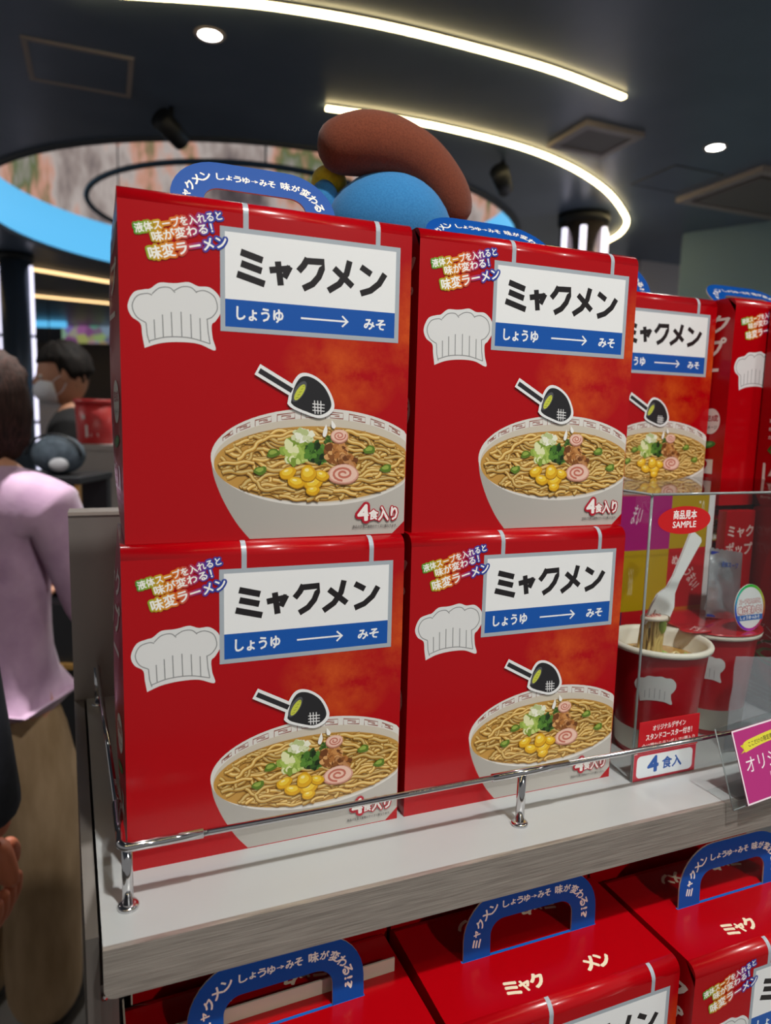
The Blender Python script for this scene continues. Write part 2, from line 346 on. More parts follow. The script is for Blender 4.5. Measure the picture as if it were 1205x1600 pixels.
dl_lab = ['round ceiling downlight between the ceiling hatch and the bowed light strip', 'round ceiling downlight near the thin framed hatch and air conditioner', 'round ceiling downlight above the front of the box display', 'round ceiling downlight far to the hatch side of the shop', 'round ceiling downlight above the aisle on the sample case side', 'added round ceiling downlight brightening the person in the lilac top', 'round ceiling downlight at the back of the front aisle']
for (x, y, e), lb in zip(DOWNLIGHTS, dl_lab):
    o = thing('downlight', (x, y, ZC), lb, 'light', 'ceiling downlights')
    bm = bmesh.new(); lathe(bm, [(.04, 0), (.04, -.004), (.052, -.005), (.056, 0)], 32, cap_b=False, cap_t=False); bm_obj('trim_ring', bm, 'white_metal', o, True)
    bm = bmesh.new(); lathe(bm, [(.04, -.001), (.04, 0)], 32); bm_obj('lens', bm, 'lens', o)
    L = bpy.data.lights.new('lamp', 'AREA'); L.shape = 'DISK'; L.size = .08; L.energy = e; L.color = (1, .985, .955); L.spread = 1.0 if e == 7 else 2.6  # narrow beam: lamp added only to brighten the person in lilac
    lo = bpy.data.objects.new('lamp', L); COL.objects.link(lo); lo.parent = o; lo.location = (0, 0, -.008)
for (px, py), lb in (((268, 205), 'small black ceiling speaker in front of the round opening, beyond the pale framed hatch'), ((785, 284), 'small black ceiling speaker between the plush toy and the hooked light strip')):
    p = on_z(px, py, ZC-.1); o = thing('ceiling_speaker', (p.x, p.y, ZC), lb, 'speaker')
    bm = bmesh.new(); tube(bm, [(0, 0, 0), (0, 0, -.06)], .012, 10); bm_obj('stem', bm, 'black_metal', o)
    bm = bmesh.new(); tube(bm, [(-.05, -.05, -.07), (.05, .05, -.12)], [.05, .042], 16); bm_obj('cone', bm, 'black_metal', o, True)
# pillars with light bars
def pillar(p, r, label, angs, gapz=None):
    o = thing('pillar', (p[0], p[1], ZF), label, 'pillar')
    bm = bmesh.new(); lathe(bm, [(r, 0), (r, ZC-ZF)], 40); bm_obj('shaft', bm, 'pillar_metal', o, True)
    bm = bmesh.new(); lathe(bm, [(r+.015, ZC-ZF-.06), (r+.015, ZC-ZF)], 40); bm_obj('collar', bm, 'black_metal', o, True)
    for a in angs:
        x, y = math.cos(a)*r, math.sin(a)*r
        for z0, z1 in ((.2, 1.25), (1.28, 2.0), (2.03, ZC-ZF-.1)):
            bm = bmesh.new(); tube(bm, [(x, y, z0), (x, y, z1)], .02, 8); bm_obj('light_bar', bm, 'bar_light', o)
mat('pillar_metal', '8a7f80', .16, .9); 
pillar((2.93, 3.50), .15, 'polished round pillar with white light bars beyond the stacked boxes', [PI*1.03, PI*1.30, PI*1.62, PI*1.9])
MATS['pillar_metal'] = mat('pillar_dark', '5b6672', .3, .6)
pillar((-.69, 6.6), .13, 'dark blue grey round pillar with white light bars behind the two shoppers', [PI*.98, PI*1.88])

# ------------------------------------------------------------------ display gondola
SXF, SXB = -.0160, -.0330            # left end of the shelf, front and back
YF, YB = -.0663, .325
ZL = -.326            # lower shelf surface
gs = thing('display_shelf', (.6, .1, -.03), 'white display shelf board with brushed steel front edge carrying the stacked boxes', 'shelf')
gb = thing('back_panel', (.6, YB, -.3), 'upright satin steel back panel with pale cap behind the stacked boxes', 'panel')
gl_ = thing('end_panel', (-.03, .1, ZF), 'narrow upright steel end panel at the open end of the display', 'panel')
gw = thing('lower_shelf', (.6, .1, ZF), 'lower display shelf on a steel plinth carrying the front row of boxes', 'shelf')
def G(bm, name, mt, par, sm=False):
    o = bm_obj(name, bm, mt, par, sm); r = par
    while r.parent: r = r.parent
    if par is r: o.location = -r.location
    return o
bm = bmesh.new(); prism(bm, [(SXF, YF), (1.3, YF), (1.3, YB), (SXB, YB)], -.028, 0); G(bm, 'shelf_top', 'white_lam', gs)
bm = bmesh.new()
pr = [(SXF, .0), (1.3, 0), (1.3, -.0318), (SXF+.006, -.0318), (SXF+.003, -.0312), (SXF+.001, -.0292), (SXF, -.026)]
prism(bm, [(x, z) for x, z in pr], 0, .004)
for v in bm.verts: v.co = Vector((v.co.x, YF-v.co.z, v.co.y))
G(bm, 'steel_edge', 'brushed', gs)
bm = bmesh.new(); prism(bm, [(SXB-.012, YB), (1.3, YB), (1.3, YB+.03), (SXB-.012, YB+.03)], -.3, .2015); G(bm, 'back_panel', 'satin_panel', gb)
bm = bmesh.new(); prism(bm, [(SXB-.012, YB-.002), (1.3, YB-.002), (1.3, YB+.032), (SXB-.012, YB+.032)], .2015, .205); G(bm, 'panel_cap', 'white_metal', gb)
bm = bmesh.new(); prism(bm, [(SXF-.0095, YF+.01), (SXF-.0022, YF+.01), (SXB-.0022, YB-.001), (SXB-.012, YB-.001)], ZF+.002, -.0005); G(bm, 'side_panel', 'upright', gl_)
bm = bmesh.new(); box(bm, (-.010, -.2, -.36), (1.3, YB, ZL-.0001)); G(bm, 'lower_shelf', 'white_lam', gw)
bm = bmesh.new(); box(bm, (-.005, .0155, ZL-.0001), (1.3, .2, ZL+.0198)); G(bm, 'riser_board', 'white_lam', gw)
bm = bmesh.new(); box(bm, (-.008, -.18, ZF+.002), (1.3, YB, -.36)); G(bm, 'plinth', 'upright', gw)
bm = bmesh.new(); box(bm, (SXF-.004, -.052, -.2), (SXF+.004, -.012, -.036)); br = G(bm, 'bracket', 'upright', gl_)
bm = bmesh.new(); tube(bm, [(SXF+.0, -.0525, -.043), (SXF+.0, -.055, -.043)], .0018, 10); G(bm, 'bolt', 'chrome', br, True)
bm = bmesh.new(); box(bm, (SXF+.004, -.05, -.30), (SXF+.008, .3, -.036)); G(bm, 'inner_post', 'upright', gl_)
# chrome guard rail
RZ = .0425; RC = (-.0045, -.039)
rl = thing('guard_rail', (.28, -.0385, 0), 'chrome wire guard rail on short posts along the front and end of the shelf', 'rail')
def GR(bm, name, sm=True):
    o = bm_obj(name, bm, 'chrome', rl, sm); o.location = (-.28, .0385, 0); return o
side = [(RC[0]-.0165, .305, RZ), (RC[0]-.0015, .012, RZ)]
bm = bmesh.new(); tube(bm, [side[0], side[1]], .0021); GR(bm, 'end_rod')
bm = bmesh.new(); tube(bm, [(.04, RC[1], RZ), (1.2, RC[1], RZ)], .0021); GR(bm, 'front_rod')
bm = bmesh.new(); tube(bm, [(RC[0]-.0015, .0165, RZ)] + [(RC[0], RC[1]+.012, RZ)] + [(RC[0]+.006-.006*math.cos(t*PI/12), RC[1]+.006-.006*math.sin(t*PI/12), RZ) for t in range(7)] + [(.045, RC[1], RZ)], .003); GR(bm, 'corner_sleeve')
bm = bmesh.new(); tube(bm, [(.258, RC[1], RZ), (.327, RC[1], RZ)], .003); GR(bm, 'joint_sleeve')
for x, y in ((RC[0]+.0035, RC[1]+.0035), (.2843, RC[1]), (RC[0]-.0165, .305)):
    bm = bmesh.new(); tube(bm, [(x, y, .0015), (x, y, RZ-.001)], .0034, 14); GR(bm, 'post')
    bm = bmesh.new(); lathe(bm, [(.0066, 0), (.0068, .001), (.0062, .0022), (.004, .003)], 20, (x, y, 0)); GR(bm, 'base_flange')

# ------------------------------------------------------------------ noodle gift box
W, H, D = 197.4, 224.0, 114.0; RB = 9.0
def f_front(u, v, z):
    if v <= H-RB: return (u, -z, v)
    t = min((v-(H-RB))/RB, PI/2); return (u, RB-(RB+z)*math.cos(t), H-RB+(RB+z)*math.sin(t))
def f_top(u, y, z): return (u, y, H+z)
def bulge(y, z): return 5.5*math.sin(PI*max(0, min(1, y/D)))*math.sin(PI*max(0, min(1, z/H)))**.6
def f_left(a, v, z): return (-z-.25-bulge(D-a, v), D-a, v)
# station-style sign
A = Art(base=.12)
A.rect(76.9, 206, 80.4, H+4, 'a9b2bb', 40); A.rect(169.6, 206, 173, H+4, 'a9b2bb', 40)
A.rect(61.9, 139.8, 188.5, 206, 'a9b2bb'); A.rect(65, 142.9, 185.3, 202.9, 'eff1f2'); A.rect(65, 142.9, 185.3, 160.6, '0f55ad')
K = '201d1f'
for st in ([(75.2, 191), (89.7, 187.2)], [(75.4, 183.9), (89.1, 180.3)], [(72.8, 176.9), (91.1, 172.1)],
           [(94.3, 181.4), (108.6, 183.8)], [(108.2, 185.2), (104.2, 177.4)], [(99.9, 187.6), (102, 172.2)],
           [(120.4, 191.7), (117.8, 187), (114.1, 182.7)], [(119.2, 189.9), (131.4, 190.4), (130.6, 186), (128.4, 180.4), (124, 175.2), (117.4, 171.6)],
           [(150.5, 193.1), (148.4, 184.4), (143.2, 177), (135.2, 171.8)], [(139.2, 187.2), (152.9, 176.2)],
           [(158.8, 190), (166.6, 185.7)], [(177, 186.9), (172.7, 179.8), (166.4, 174.7), (158.9, 172)]):
    A.stroke(st, 4.3 if len(st) != 2 or st[0][0] not in (75.2, 75.4, 72.8) else 4.5, K)
A.text('しょうゆ', 72.5, 147.8, 103.7, 156.3, 'f4f6f8', .035); A.text('みそ', 162, 148, 178, 155, 'f4f6f8', .035)
A.stroke([(116, 152), (149, 152)], 1.2, 'f4f6f8'); A.stroke([(145.6, 155.6), (149.6, 152), (145.6, 148.3)], 1.2, 'f4f6f8')
ME_SIGN = A.mesh('sign_print', f_front)
# rainbow slogan
A = Art(base=.4)
stops = [(8, '3f9a3a'), (16, '8fae28'), (24, 'd79a1c'), (34, 'e0701e'), (44, 'b8224f'), (54, '3a3aa0'), (66, '1f3f9c')]
def rainbow(x, y):
    for (a, ca), (b, cb) in zip(stops, stops[1:]):
        if x < b or b == 66:
            t = max(0, min(1, (x-a)/(b-a))); p, q = lin(ca), lin(cb); return tuple(p[i]+(q[i]-p[i])*t for i in range(3))
SL = (('液体スープを入れると', 9.0, 202.4, 63.8, 208.0), ('味が変わる！', 19.5, 195.9, 57.6, 202.2), ('味変ラーメン', 17.2, 186.4, 66.8, 194.4))
def slog(A):
    for t, x0, y0, x1, y1 in SL:
        for bd in (.24 if y1-y0 < 6 else .18, .12): A.text(t, x0, y0, x1, y1, rainbow, bd, .262)
    for t, x0, y0, x1, y1 in SL: A.text(t, x0, y0, x1, y1, 'f8f6f2', .03, .262)
slog(A)
ME_SLOG = A.mesh('slogan_print', f_front)
# chef hat
def lobes(pts, n=8): return [tuple(v[:2]) for v in smooth_pts([(x, y, 0) for x, y in pts], n)]
A = Art()
outer = lobes([(14.5, 126), (13.2, 134), (12.2, 141), (7, 145), (4.9, 151.5), (8.5, 159.5), (15, 162), (18.5, 162.8), (24, 166.8), (31, 167.2), (35, 167.6), (42, 168.8), (48, 166.8), (55.5, 166.6), (61.6, 161), (62.7, 153), (59, 146), (56.3, 143), (56.8, 135), (58.4, 127), (48, 130.5), (36, 131), (24, 129.5), (14.5, 126)], 6)
A.poly(outer[:-1], 'dfe0e0')
inn = lobes([(15.6, 141.6), (10, 145), (7.6, 151.5), (10.6, 157.6), (16.5, 159.6), (19.5, 158.8)], 6); A.stroke(inn, .7, '8d8f90')
A.stroke(lobes([(19.5, 159.6), (24, 163.6), (30, 164.4), (33.5, 161.6)], 6), .7, '8d8f90'); A.stroke(lobes([(33, 162.8), (38, 165.6), (43.5, 165.6), (47, 162.6)], 6), .7, '8d8f90')
A.stroke(lobes([(46.5, 163.2), (52, 164.4), (58, 161.2), (60, 154), (57, 148.6), (53, 146.4)], 6), .7, '8d8f90')
A.stroke([(15.6, 141.6), (16.2, 134), (17.6, 129.2)], .7, '8d8f90'); A.stroke([(53.4, 146.4), (54, 138), (55.2, 131)], .7, '8d8f90')
A.stroke(lobes([(17.4, 130.5), (28, 133.6), (42, 134), (55.2, 131)], 6), .7, '8d8f90')
for x, t, b in ((20.5, 144, 132.2), (25.6, 147.4, 133), (31, 149.4, 133.6), (37, 150, 133.9), (43, 149, 133.8), (48.8, 147, 132.8)): A.stroke([(x, t), (x+.4, b)], .7, '8d8f90')
ME_HAT = A.mesh('hat_print', f_front)
# bowl of ramen
A = Art(); A.umax = W-.4
def ellp(cx, cy, rx, ry, n=72): return [(min(cx+rx*math.cos(2*PI*i/n), W-.4), cy+ry*math.sin(2*PI*i/n)) for i in range(n)]
body = lobes([(55, 58), (57, 44), (63, 28), (72, 12), (81, .6)], 6) + [(187.6, .6), (W-.4, 9.5), (W-.4, 72)]
A.poly(body, lambda x, y: tuple(q*(.80+.2*min(1, max(0, (x-60)/110))) for q in lin('bdb9b2')))
A.poly(ellp(132, 57, 77, 34.5), 'dedbd5'); A.poly(ellp(131.5, 54.5, 74.6, 30), 'cdc4b4')
A.poly(ellp(130, 52.3, 73, 26.7), 'c49548')
# key pattern on the inner wall
for i in range(10):
    th = PI*(.16+.075*i); c, s_ = math.cos(th), math.sin(th)
    def kp(a, b):
        r = 1.0+b; return (131.8+(75.6)*math.cos(th-a)*(1-.0*b), 56.3+(30.5+3.0*b)*math.sin(th-a))
    if 131.8+75.6*math.cos(th-.1) > W-2: continue
    pth = [kp(-.09, -.9), kp(-.09, .8), kp(.085, .8), kp(.085, -.55), kp(-.045, -.55), kp(-.045, .3), kp(.045, .3), kp(.045, -.1), kp(0, -.1)]
    if all(q[0] < W-1 for q in pth): A.stroke(pth, .45, '8e4a3c')
rs = random.Random(3)
def inside(x, y, k=.965): return ((x-130)/(73*k))**2+((y-52.3)/(26.7*k))**2 < 1 and x < W-1.2
for i in range(230):
    for _ in range(60):
        x, y = rs.uniform(57, W-2), rs.uniform(26, 78)
        if inside(x, y): break
    ang = rs.uniform(-.5, .5)+(PI if rs.random() < .5 else 0); cur = rs.uniform(-.3, .3); fq = rs.uniform(.5, 1.1); ph = rs.uniform(0, 6); P = [(x, y)]
    for k_ in range(15):
        ang += cur*.3+.55*math.sin(k_*fq+ph)*.7; x += 2.3*math.cos(ang); y += 1.35*math.sin(ang)
        if not inside(x, y): break
        P.append((x, y))
    if len(P) < 4: continue
    b = rs.uniform(.78, 1.08); w = rs.uniform(2.6, 3.9)
    sh = lambda c, b=b: (lambda X, Y: tuple(min(1, q*b) for q in lin(c)))
    A.stroke(P, w, sh('8f6020')); A.stroke([(a, c+.12) for a, c in P], w*.74, sh('cfa04a')); A.stroke([(a, c+.35) for a, c in P], w*.34, sh('ecd08a'))
def lump(cx, cy, r, cols, n, sq=.8, seed=1):
    q = random.Random(seed)
    for i in range(n):
        a = q.uniform(0, 6.28); d = r*math.sqrt(q.random()); s_ = q.uniform(.18, .4)*r*.8
        A.ell(cx+d*math.cos(a), cy+d*sq*math.sin(a), s_*1.3, s_, cols[i % len(cols)], q.uniform(0, 3), 12, .12)
lump(114, 62, 9.5, ['7f9a3a', 'a9c25a', 'c9d884', 'e3e6b4', '92ad48'], 80, .9, 2); lump(118, 72.5, 7.5, ['d6dcb0', 'eceed8', 'b9c68a', 'f4f4e6'], 45, .5, 3)
lump(128, 60, 7.5, ['24401c', '33581f', '47752a', '1c2f16', '5b8a34'], 70, .95, 4); lump(137, 69.5, 4, ['4a6a2a', '6d8c40', '35561f'], 18, .6, 5)
lump(142, 60, 8, ['8a5428', 'b0723a', 'c98d50', '6e3f1e', 'd8a468'], 80, .8, 6); lump(151, 54.5, 6.5, ['8a5428', 'b0723a', '6e3f1e', 'c08a5a'], 45, .7, 7)
def naru(cx, cy, r, sq, rot=0):
    A.ell(cx, cy-.9, r*1.05, r*sq*1.02, 'a8705a', 0, 20, .02); A.ell(cx, cy, r*1.04, r*sq*1.02, 'd8a08e', 0, 22, .02); A.ell(cx, cy+.2, r*.93, r*sq*.92, 'ecc6b4', 0, 22, .02)
    A.stroke([(cx+r*(.12+.62*t/26)*math.cos(t*.42+rot), cy+.2+r*sq*(.12+.62*t/26)*math.sin(t*.42+rot)) for t in range(27)], r*.14, 'c4705e')
naru(148, 45.4, 11.2, .62); naru(144.6, 72.4, 6.4, .72, 2)
for cx, cy, w, h, r in ((107.3, 46.3, 6, 3.9, .35), (113.4, 39.8, 6.4, 3.8, -.2), (126, 38.6, 7, 3.7, .3), (132, 44.4, 5.2, 3.6, -.3), (122, 46, 5.6, 5.8, .1), (125.5, 33.8, 5, 3.2, .1)):
    A.ell(cx, cy-.5, w*1.06, h*1.08, 'a8760e', r, 18, .05); A.ell(cx, cy, w, h, 'dfa91a', r, 18, .05); A.ell(cx-.4, cy+.8, w*.68, h*.6, 'f2cc3c', r, 16, .05); A.ell(cx-w*.2, cy+h*.4, w*.28, h*.2, 'faeaa0', r, 10)
for cx, cy in ((180.9, 49.3), (167.6, 62.8), (97, 60), (88, 48)):
    A.ell(cx, cy, 4.6, 3, '5c7a26', .2, 14, .1); A.ell(cx-.4, cy+.6, 2.8, 1.5, '97ad4c', .2, 12, .1)
A.poly(lobes([(134.6, 80.5), (135.6, 76), (134.2, 71.8), (132.2, 72.5), (132.6, 76), (134.6, 80.5)], 5)[:-1], 'f2f2ee'); A.poly(lobes([(138.6, 83.6), (141.6, 79.6), (140.6, 77.6), (138.6, 78.8), (138.6, 83.6)], 5)[:-1], 'f2f2ee')
ME_BOWL = A.mesh('bowl_print', f_front)
# noodle strainer
A = Art(base=1.1)
lad = [(106.7, 94), (109.4, 106), (115.4, 114.6), (124.6, 114.2), (134.6, 107), (140.4, 95.5), (138.6, 88.6), (130, 84.6), (119, 87.4), (110, 91)]
A.stroke([(86, 116.2), (110, 103)], 8, 'eceded'); A.poly(lobes(lad+[lad[0]], 6)[:-1], 'eceded')
A.stroke([(87.3, 115.4), (110, 102.9)], 3.6, '2b2a2e')
cx_, cy_ = 124.2, 99.6; ins = [(cx_+(x-cx_)*.86, cy_+(y-cy_)*.86) for x, y in lad]; A.poly(lobes(ins+[ins[0]], 6)[:-1], '27272a')
A.ell(115, 102.6, 8.2, 3.6, '55565a', 1.0, 24); A.ell(115.4, 102, 6.4, 2.4, 'c9cf4a', 1.0, 20)
for i in range(5): A.stroke([(112.4+i*1.3, 98+i*2), (114.6+i*1.1, 98.6+i*2)], .35, '6f7a2a')
for i in range(3): A.stroke([(126+i*2.3, 96.8-.1*i), (126.6+i*2.1, 87.6-.1*i)], .65, 'e8e8e8'); A.stroke([(124.6, 94.4-i*2.2), (133.4, 93.9-i*2.2)], .65, 'e8e8e8')
ME_LAD = A.mesh('strainer_print', f_front)
# servings count and caption
A = Art(base=.9)
A.text('4', 160, 11.2, 168.2, 22.4, 'f6f2ee', .04, .05, [(.12, 'b3122a')]); A.text('食', 168.6, 11.6, 175.6, 18.8, 'f6f2ee', .04, 0, [(.1, 'b3122a')]); A.text('入り', 176, 10.8, 191, 21, 'f6f2ee', .04, 0, [(.1, 'b3122a')])
A.text('商品の写真は実物のサイズと異なります。', 156, 5.6, 191.2, 7.8, '4a4646', .01)
ME_CNT = A.mesh('count_print', f_front)
# top lettering, front half and (upside down) back half
A = Art()
CR = 'f3e3c4'
def top_letters(A, rot):
    L = [('ミ', 40, 12), ('ャ', 52, 9.5), ('ク', 62, 12), ('メ', 110, 12), ('ン', 122, 12)]
    for t, x, w in L:
        x0, y0, x1, y1 = x+14, 17, x+14+w*.92, 17+w
        if rot: x0, x1 = W-x1, W-x0; y0, y1 = D-y1, D-y0
        A.text(t, x0, y0, x1, y1, CR, .05, PI if rot else 0)
top_letters(A, False); top_letters(A, True); A.rect(36, 56.2, 161, 58.6, '0a62bd')
ME_TOP = A.mesh('top_print', f_top)
# left side print
A = Art()
A.text('ャク', 48, 186, 108, 206, 'e8ddd4', .03); A.text('ップ', 52, 160, 106, 182, 'e8ddd4', .03); A.rect(70, 146, 100, 149.5, 'e8ddd4')
ME_LEFT = A.mesh('side_lettering', f_left)
A = Art()
A.ell(96, 92, 11, 14, 'ddd6d0', 0, 28); A.text('完成', 87.5, 92, 104.5, 99, '9a1a28', .03); A.text('イメージ', 88, 83.5, 104, 87.5, '55504e', .02)
A.ell(92, 66, 12, 4, '2d6a2c', .15, 20); A.ell(92, 66.4, 8, 2, '5f9a4c', .15, 16)
A.rect(66, 34, 102, 50, 'd8d0ca'); A.rect(68, 36.5, 90, 48, 'a0141f'); A.text('電子レンジ', 69, 43.5, 89, 47, 'e8ddd8', .01); A.text('調理不可', 69, 38, 89, 42, 'e8ddd8', .01)
for i in range(2): A.text('お召し上がりの前に', 62, 27-i*5, 102, 30-i*5, 'd0b8b4', .0)
ME_LEFTB = A.mesh('side_print', f_left)
A = Art()
A.rect(18, 112, 108, 119, 'e2d8d2'); A.text('調理方法', 22, 113.6, 52, 117.4, 'a01420', .03)
for i, t in enumerate(('液体スープ', '粉末スープ', 'かやく')):
    A.text(t, 14, 92-i*9, 34, 96-i*9, 'e8ddd8', .02); A.stroke([(36, 94-i*9), (52, 84-i*4)], .5, 'e8ddd8')
A.poly(lobes([(14, 62), (24, 72), (42, 80), (64, 78), (80, 66), (66, 56), (42, 52), (24, 56), (14, 62)], 5)[:-1], '25662a'); A.poly(lobes([(24, 62), (36, 70), (56, 71), (70, 65), (54, 58), (36, 57), (24, 62)], 5)[:-1], '6f9a58')
A.rect(10, 30, 104, 48, 'd8d0ca'); A.poly([(16, 33), (30, 33), (23, 45.5)], '8a3a3a'); A.poly([(18.2, 34.3), (27.8, 34.3), (23, 43)], 'd8d0ca'); A.stroke([(23, 41), (23, 36.6)], .9, '8a3a3a'); A.text('やけど注意', 36, 35, 84, 43, '8a3a3a', .01)
for i in range(4): A.text('開封後はお早めにお召し上がりください', 10, 24-i*5, 92, 27-i*5, 'e4d2cc', .0)
ME_LEFT2 = A.mesh('side_print', f_left)
# carton body: profile extruded across the width
def carton_mesh():
    bm = bmesh.new(); prof = [(0, 0)] + [(RB-RB*math.cos(t*PI/12), H-RB+RB*math.sin(t*PI/12)) for t in range(7)]
    prof += [(D-y, z) for y, z in prof[::-1]]
    L = [bm.verts.new((0, y/1000, z/1000)) for y, z in prof]; R = [bm.verts.new((W/1000, y/1000, z/1000)) for y, z in prof]; n = len(prof)
    for i in range(n):
        f = bm.faces.new((L[i], R[i], R[(i+1) % n], L[(i+1) % n])); f.smooth = abs(i-3.5) < 3 or abs(i-10.5) < 3
    f = bm.faces.new(R); f.material_index = 1
    f = bm.faces.new(L[::-1]); f.material_index = 1
    ny, nz = 10, 14; gv = {}       # bowed left side panel
    for i in range(ny+1):
        for j in range(nz+1):
            y, z = D*i/ny, H*j/nz; d = min(y, D-y)
            if z > H-RB and d < RB: z = H-RB+math.sqrt(max(0, RB*RB-(RB-d)**2))
            gv[i, j] = bm.verts.new((-bulge(y, z)/1000, y/1000, z/1000))
    for i in range(ny):
        for j in range(nz): f = bm.faces.new((gv[i, j], gv[i+1, j], gv[i+1, j+1], gv[i, j+1])); f.material_index = 1; f.smooth = True
    bmesh.ops.recalc_face_normals(bm, faces=bm.faces); me = bpy.data.meshes.new('carton'); bm.to_mesh(me); bm.free()
    me.materials.append(MATS['red_carton']); me.materials.append(MATS['red_side']); return me
ME_BODY = carton_mesh()
def handle_mesh():
    def arch(hw, h, r, n=9):
        return [(-hw, 0), (-hw, h-r)] + [(-hw+r-r*math.cos(i*PI/2/n), h-r+r*math.sin(i*PI/2/n)) for i in range(1, n)] + [(-hw+r, h), (hw-r, h)] + [(hw-r+r*math.sin(i*PI/2/n), h-r+r*math.cos(i*PI/2/n)) for i in range(1, n)] + [(hw, h-r), (hw, 0)]
    o = arch(.0615, .0525, .036); i = arch(.038, .0285, .012)
    bm = bmesh.new(); prism(bm, o + i[::-1], -.0006, .0006)
    for v in bm.verts: v.co = Vector((v.co.x, v.co.z, v.co.y))
    bmesh.ops.recalc_face_normals(bm, faces=bm.faces)
    for f in bm.faces:
        if abs(f.normal.y) < .5: f.material_index = 1
    me = bpy.data.meshes.new('handle'); bm.to_mesh(me); bm.free(); me.materials.append(MATS['blue_card']); me.materials.append(MATS['board']); return me
ME_HAND = handle_mesh()
A = Art()
pth = [(-50, 2), (-50, 19)] + [(-50+23-23*math.cos(i*PI/16), 18+21.5*math.sin(i*PI/16)) for i in range(1, 9)] + [(-27+i*6, 39.5) for i in range(1, 10)] + [(27+23*math.sin(i*PI/16), 18+21.5*math.cos(i*PI/16)) for i in range(1, 9)] + [(50, 10), (50, 2)]
cum = [0.]
for a, b in zip(pth, pth[1:]): cum.append(cum[-1]+math.dist(a, b))
def onpath(s):
    for i in range(len(pth)-1):
        if s <= cum[i+1] or i == len(pth)-2:
            t = (s-cum[i])/(cum[i+1]-cum[i]); a, b = pth[i], pth[i+1]; return (a[0]+(b[0]-a[0])*t, a[1]+(b[1]-a[1])*t, math.atan2(b[1]-a[1], b[0]-a[0]))
seq = [(c, 8.0) for c in 'ミャクメン'] + [(None, 3.5)] + [(c, 6.4) for c in 'しょうゆ→みそ'] + [(None, 3.5)] + [(c, 8.0) for c in '味が変わる'] + [('!', 5), ('?', 6)]
tot = sum(q[1] for q in seq); s0 = (cum[-1]-tot)/2
for c, adv in seq:
    if c:
        x, y, an = onpath(s0+adv/2); k_ = {'ャ': .66, 'ょ': .66, 'ゆ': .85, '→': .8, 'が': .75}.get(c, .88); w = adv*k_; h_ = w if c not in '→!' else (w*.45 if c == '→' else w*1.3)
        if c in '!': w *= .35
        A.text(c, x-w/2, y-h_/2, x+w/2, y+h_/2, 'f3efe4', .035, an)
    s0 += adv
def f_handle(x, y, z): return (x, -.6-z, y)
ME_HTXT = A.mesh('handle_lettering', f_handle)
GRP = 'red ramen gift boxes'
def gift_box(x, y, z, label, tilt=None, rz=0., left=None, top=False, front=True, cream=False):
    o = thing('noodle_gift_box', (x, y, z), label, 'box', GRP, rz)
    link('carton', ME_BODY, o)
    if front:
        for nm, me in (('sign_print', ME_SIGN), ('slogan_print', ME_SLOG), ('hat_print', ME_HAT), ('bowl_print', ME_BOWL), ('strainer_print', ME_LAD), ('count_print', ME_CNT)): link(nm, me, o)
    if top: link('top_print', ME_TOP, o)
    if left: link('side_print', ME_LEFTB if left is ME_LEFT else left, o)
    if left is ME_LEFT: link('side_lettering', left, o)
    if tilt is not None:
        h = link('handle', ME_HAND, o, (W/2000, .0572, H/1000), (-math.radians(tilt), 0, 0)); link('handle_lettering', ME_HTXT, h)
    if cream:
        bm = bmesh.new(); box(bm, (-.0012, -.0012, H/1000-.0145), (W/1000+.0012, .0, H/1000-.001)); box(bm, (-.0012, -.0012, H/1000-.06), (0, D/1000, H/1000-.001)); bm_obj('board_edge', bm, 'board', o)
    return o
HM, WM, DM = H/1000, W/1000, D/1000
gift_box(0, 0, 0, 'red ramen gift box at the open shelf end, resting directly on the white shelf', left=ME_LEFT)
gift_box(.0031, .008, HM, 'red ramen gift box with half raised blue handle, stacked at the open shelf end', 27, .005, ME_LEFT)
gift_box(.2032, 0, 0, 'red ramen gift box on the white shelf, next to the acrylic sample case', left=ME_LEFT, rz=-.008)
gift_box(.2072, .010, HM, 'red ramen gift box with handle folded far back, stacked in front of the plush toy', 46, 0, ME_LEFT)
gift_box(.185, .135, 0, 'red ramen gift box on the shelf behind, bottom of the pair under the plush toy')
gift_box(.185, .135, HM, 'red ramen gift box carrying the blue plush toy')
gift_box(.4185, .127, 0, 'red ramen gift box standing on the shelf behind the acrylic sample case', left=ME_LEFT)
gift_box(.4185, .127, HM, 'red ramen gift box stacked behind the acrylic sample case, its lower front hidden by it', 25, 0, ME_LEFT)
gift_box(.6205, .130, 0, 'red ramen gift box on the shelf behind the red pop-up box', left=ME_LEFT)
gift_box(.6205, .1065, HM, 'red ramen gift box with pale side lettering and folded handle, stacked behind the case', 50, 0, ME_LEFT)
gift_box(.668, -.01, 0, 'red ramen gift box on the shelf at the far end of the sample case', left=ME_LEFT2)
gift_box(.668, -.01, HM, 'red ramen gift box with warning triangle side panel, stacked at the sample case end', None, 0, ME_LEFT2)
lb = gift_box(-.003, -.107, ZL, 'red ramen gift box on the lower shelf, pulled forward at the open end', 4, .03, None, True)
gift_box(.2000, -.100, ZL, 'red ramen gift box on the lower shelf with upright handle, middle of the front row', 2, 0, None, True)
gift_box(.4030, -.110, ZL, 'red ramen gift box on the lower shelf with upright handle, under the pink card', 2, 0, ME_LEFT, True)
bm = bmesh.new(); box(bm, (.0, .069, HM), (.19, .0702, HM+.011)); box(bm, (.0, .0702, HM), (.0012, .104, HM+.011)); bm_obj('board_lip', bm, 'board', lb)
ZB = ZL+.0200
gift_box(.001, .0165, ZB, 'red ramen gift box with bare pale board edge, tucked under the steel shelf edge', None, 0, None, True, False, True)
gift_box(.202, .0165, ZB, 'red ramen gift box in the lower shelf back row behind the middle box', None, 0, None, True, False)
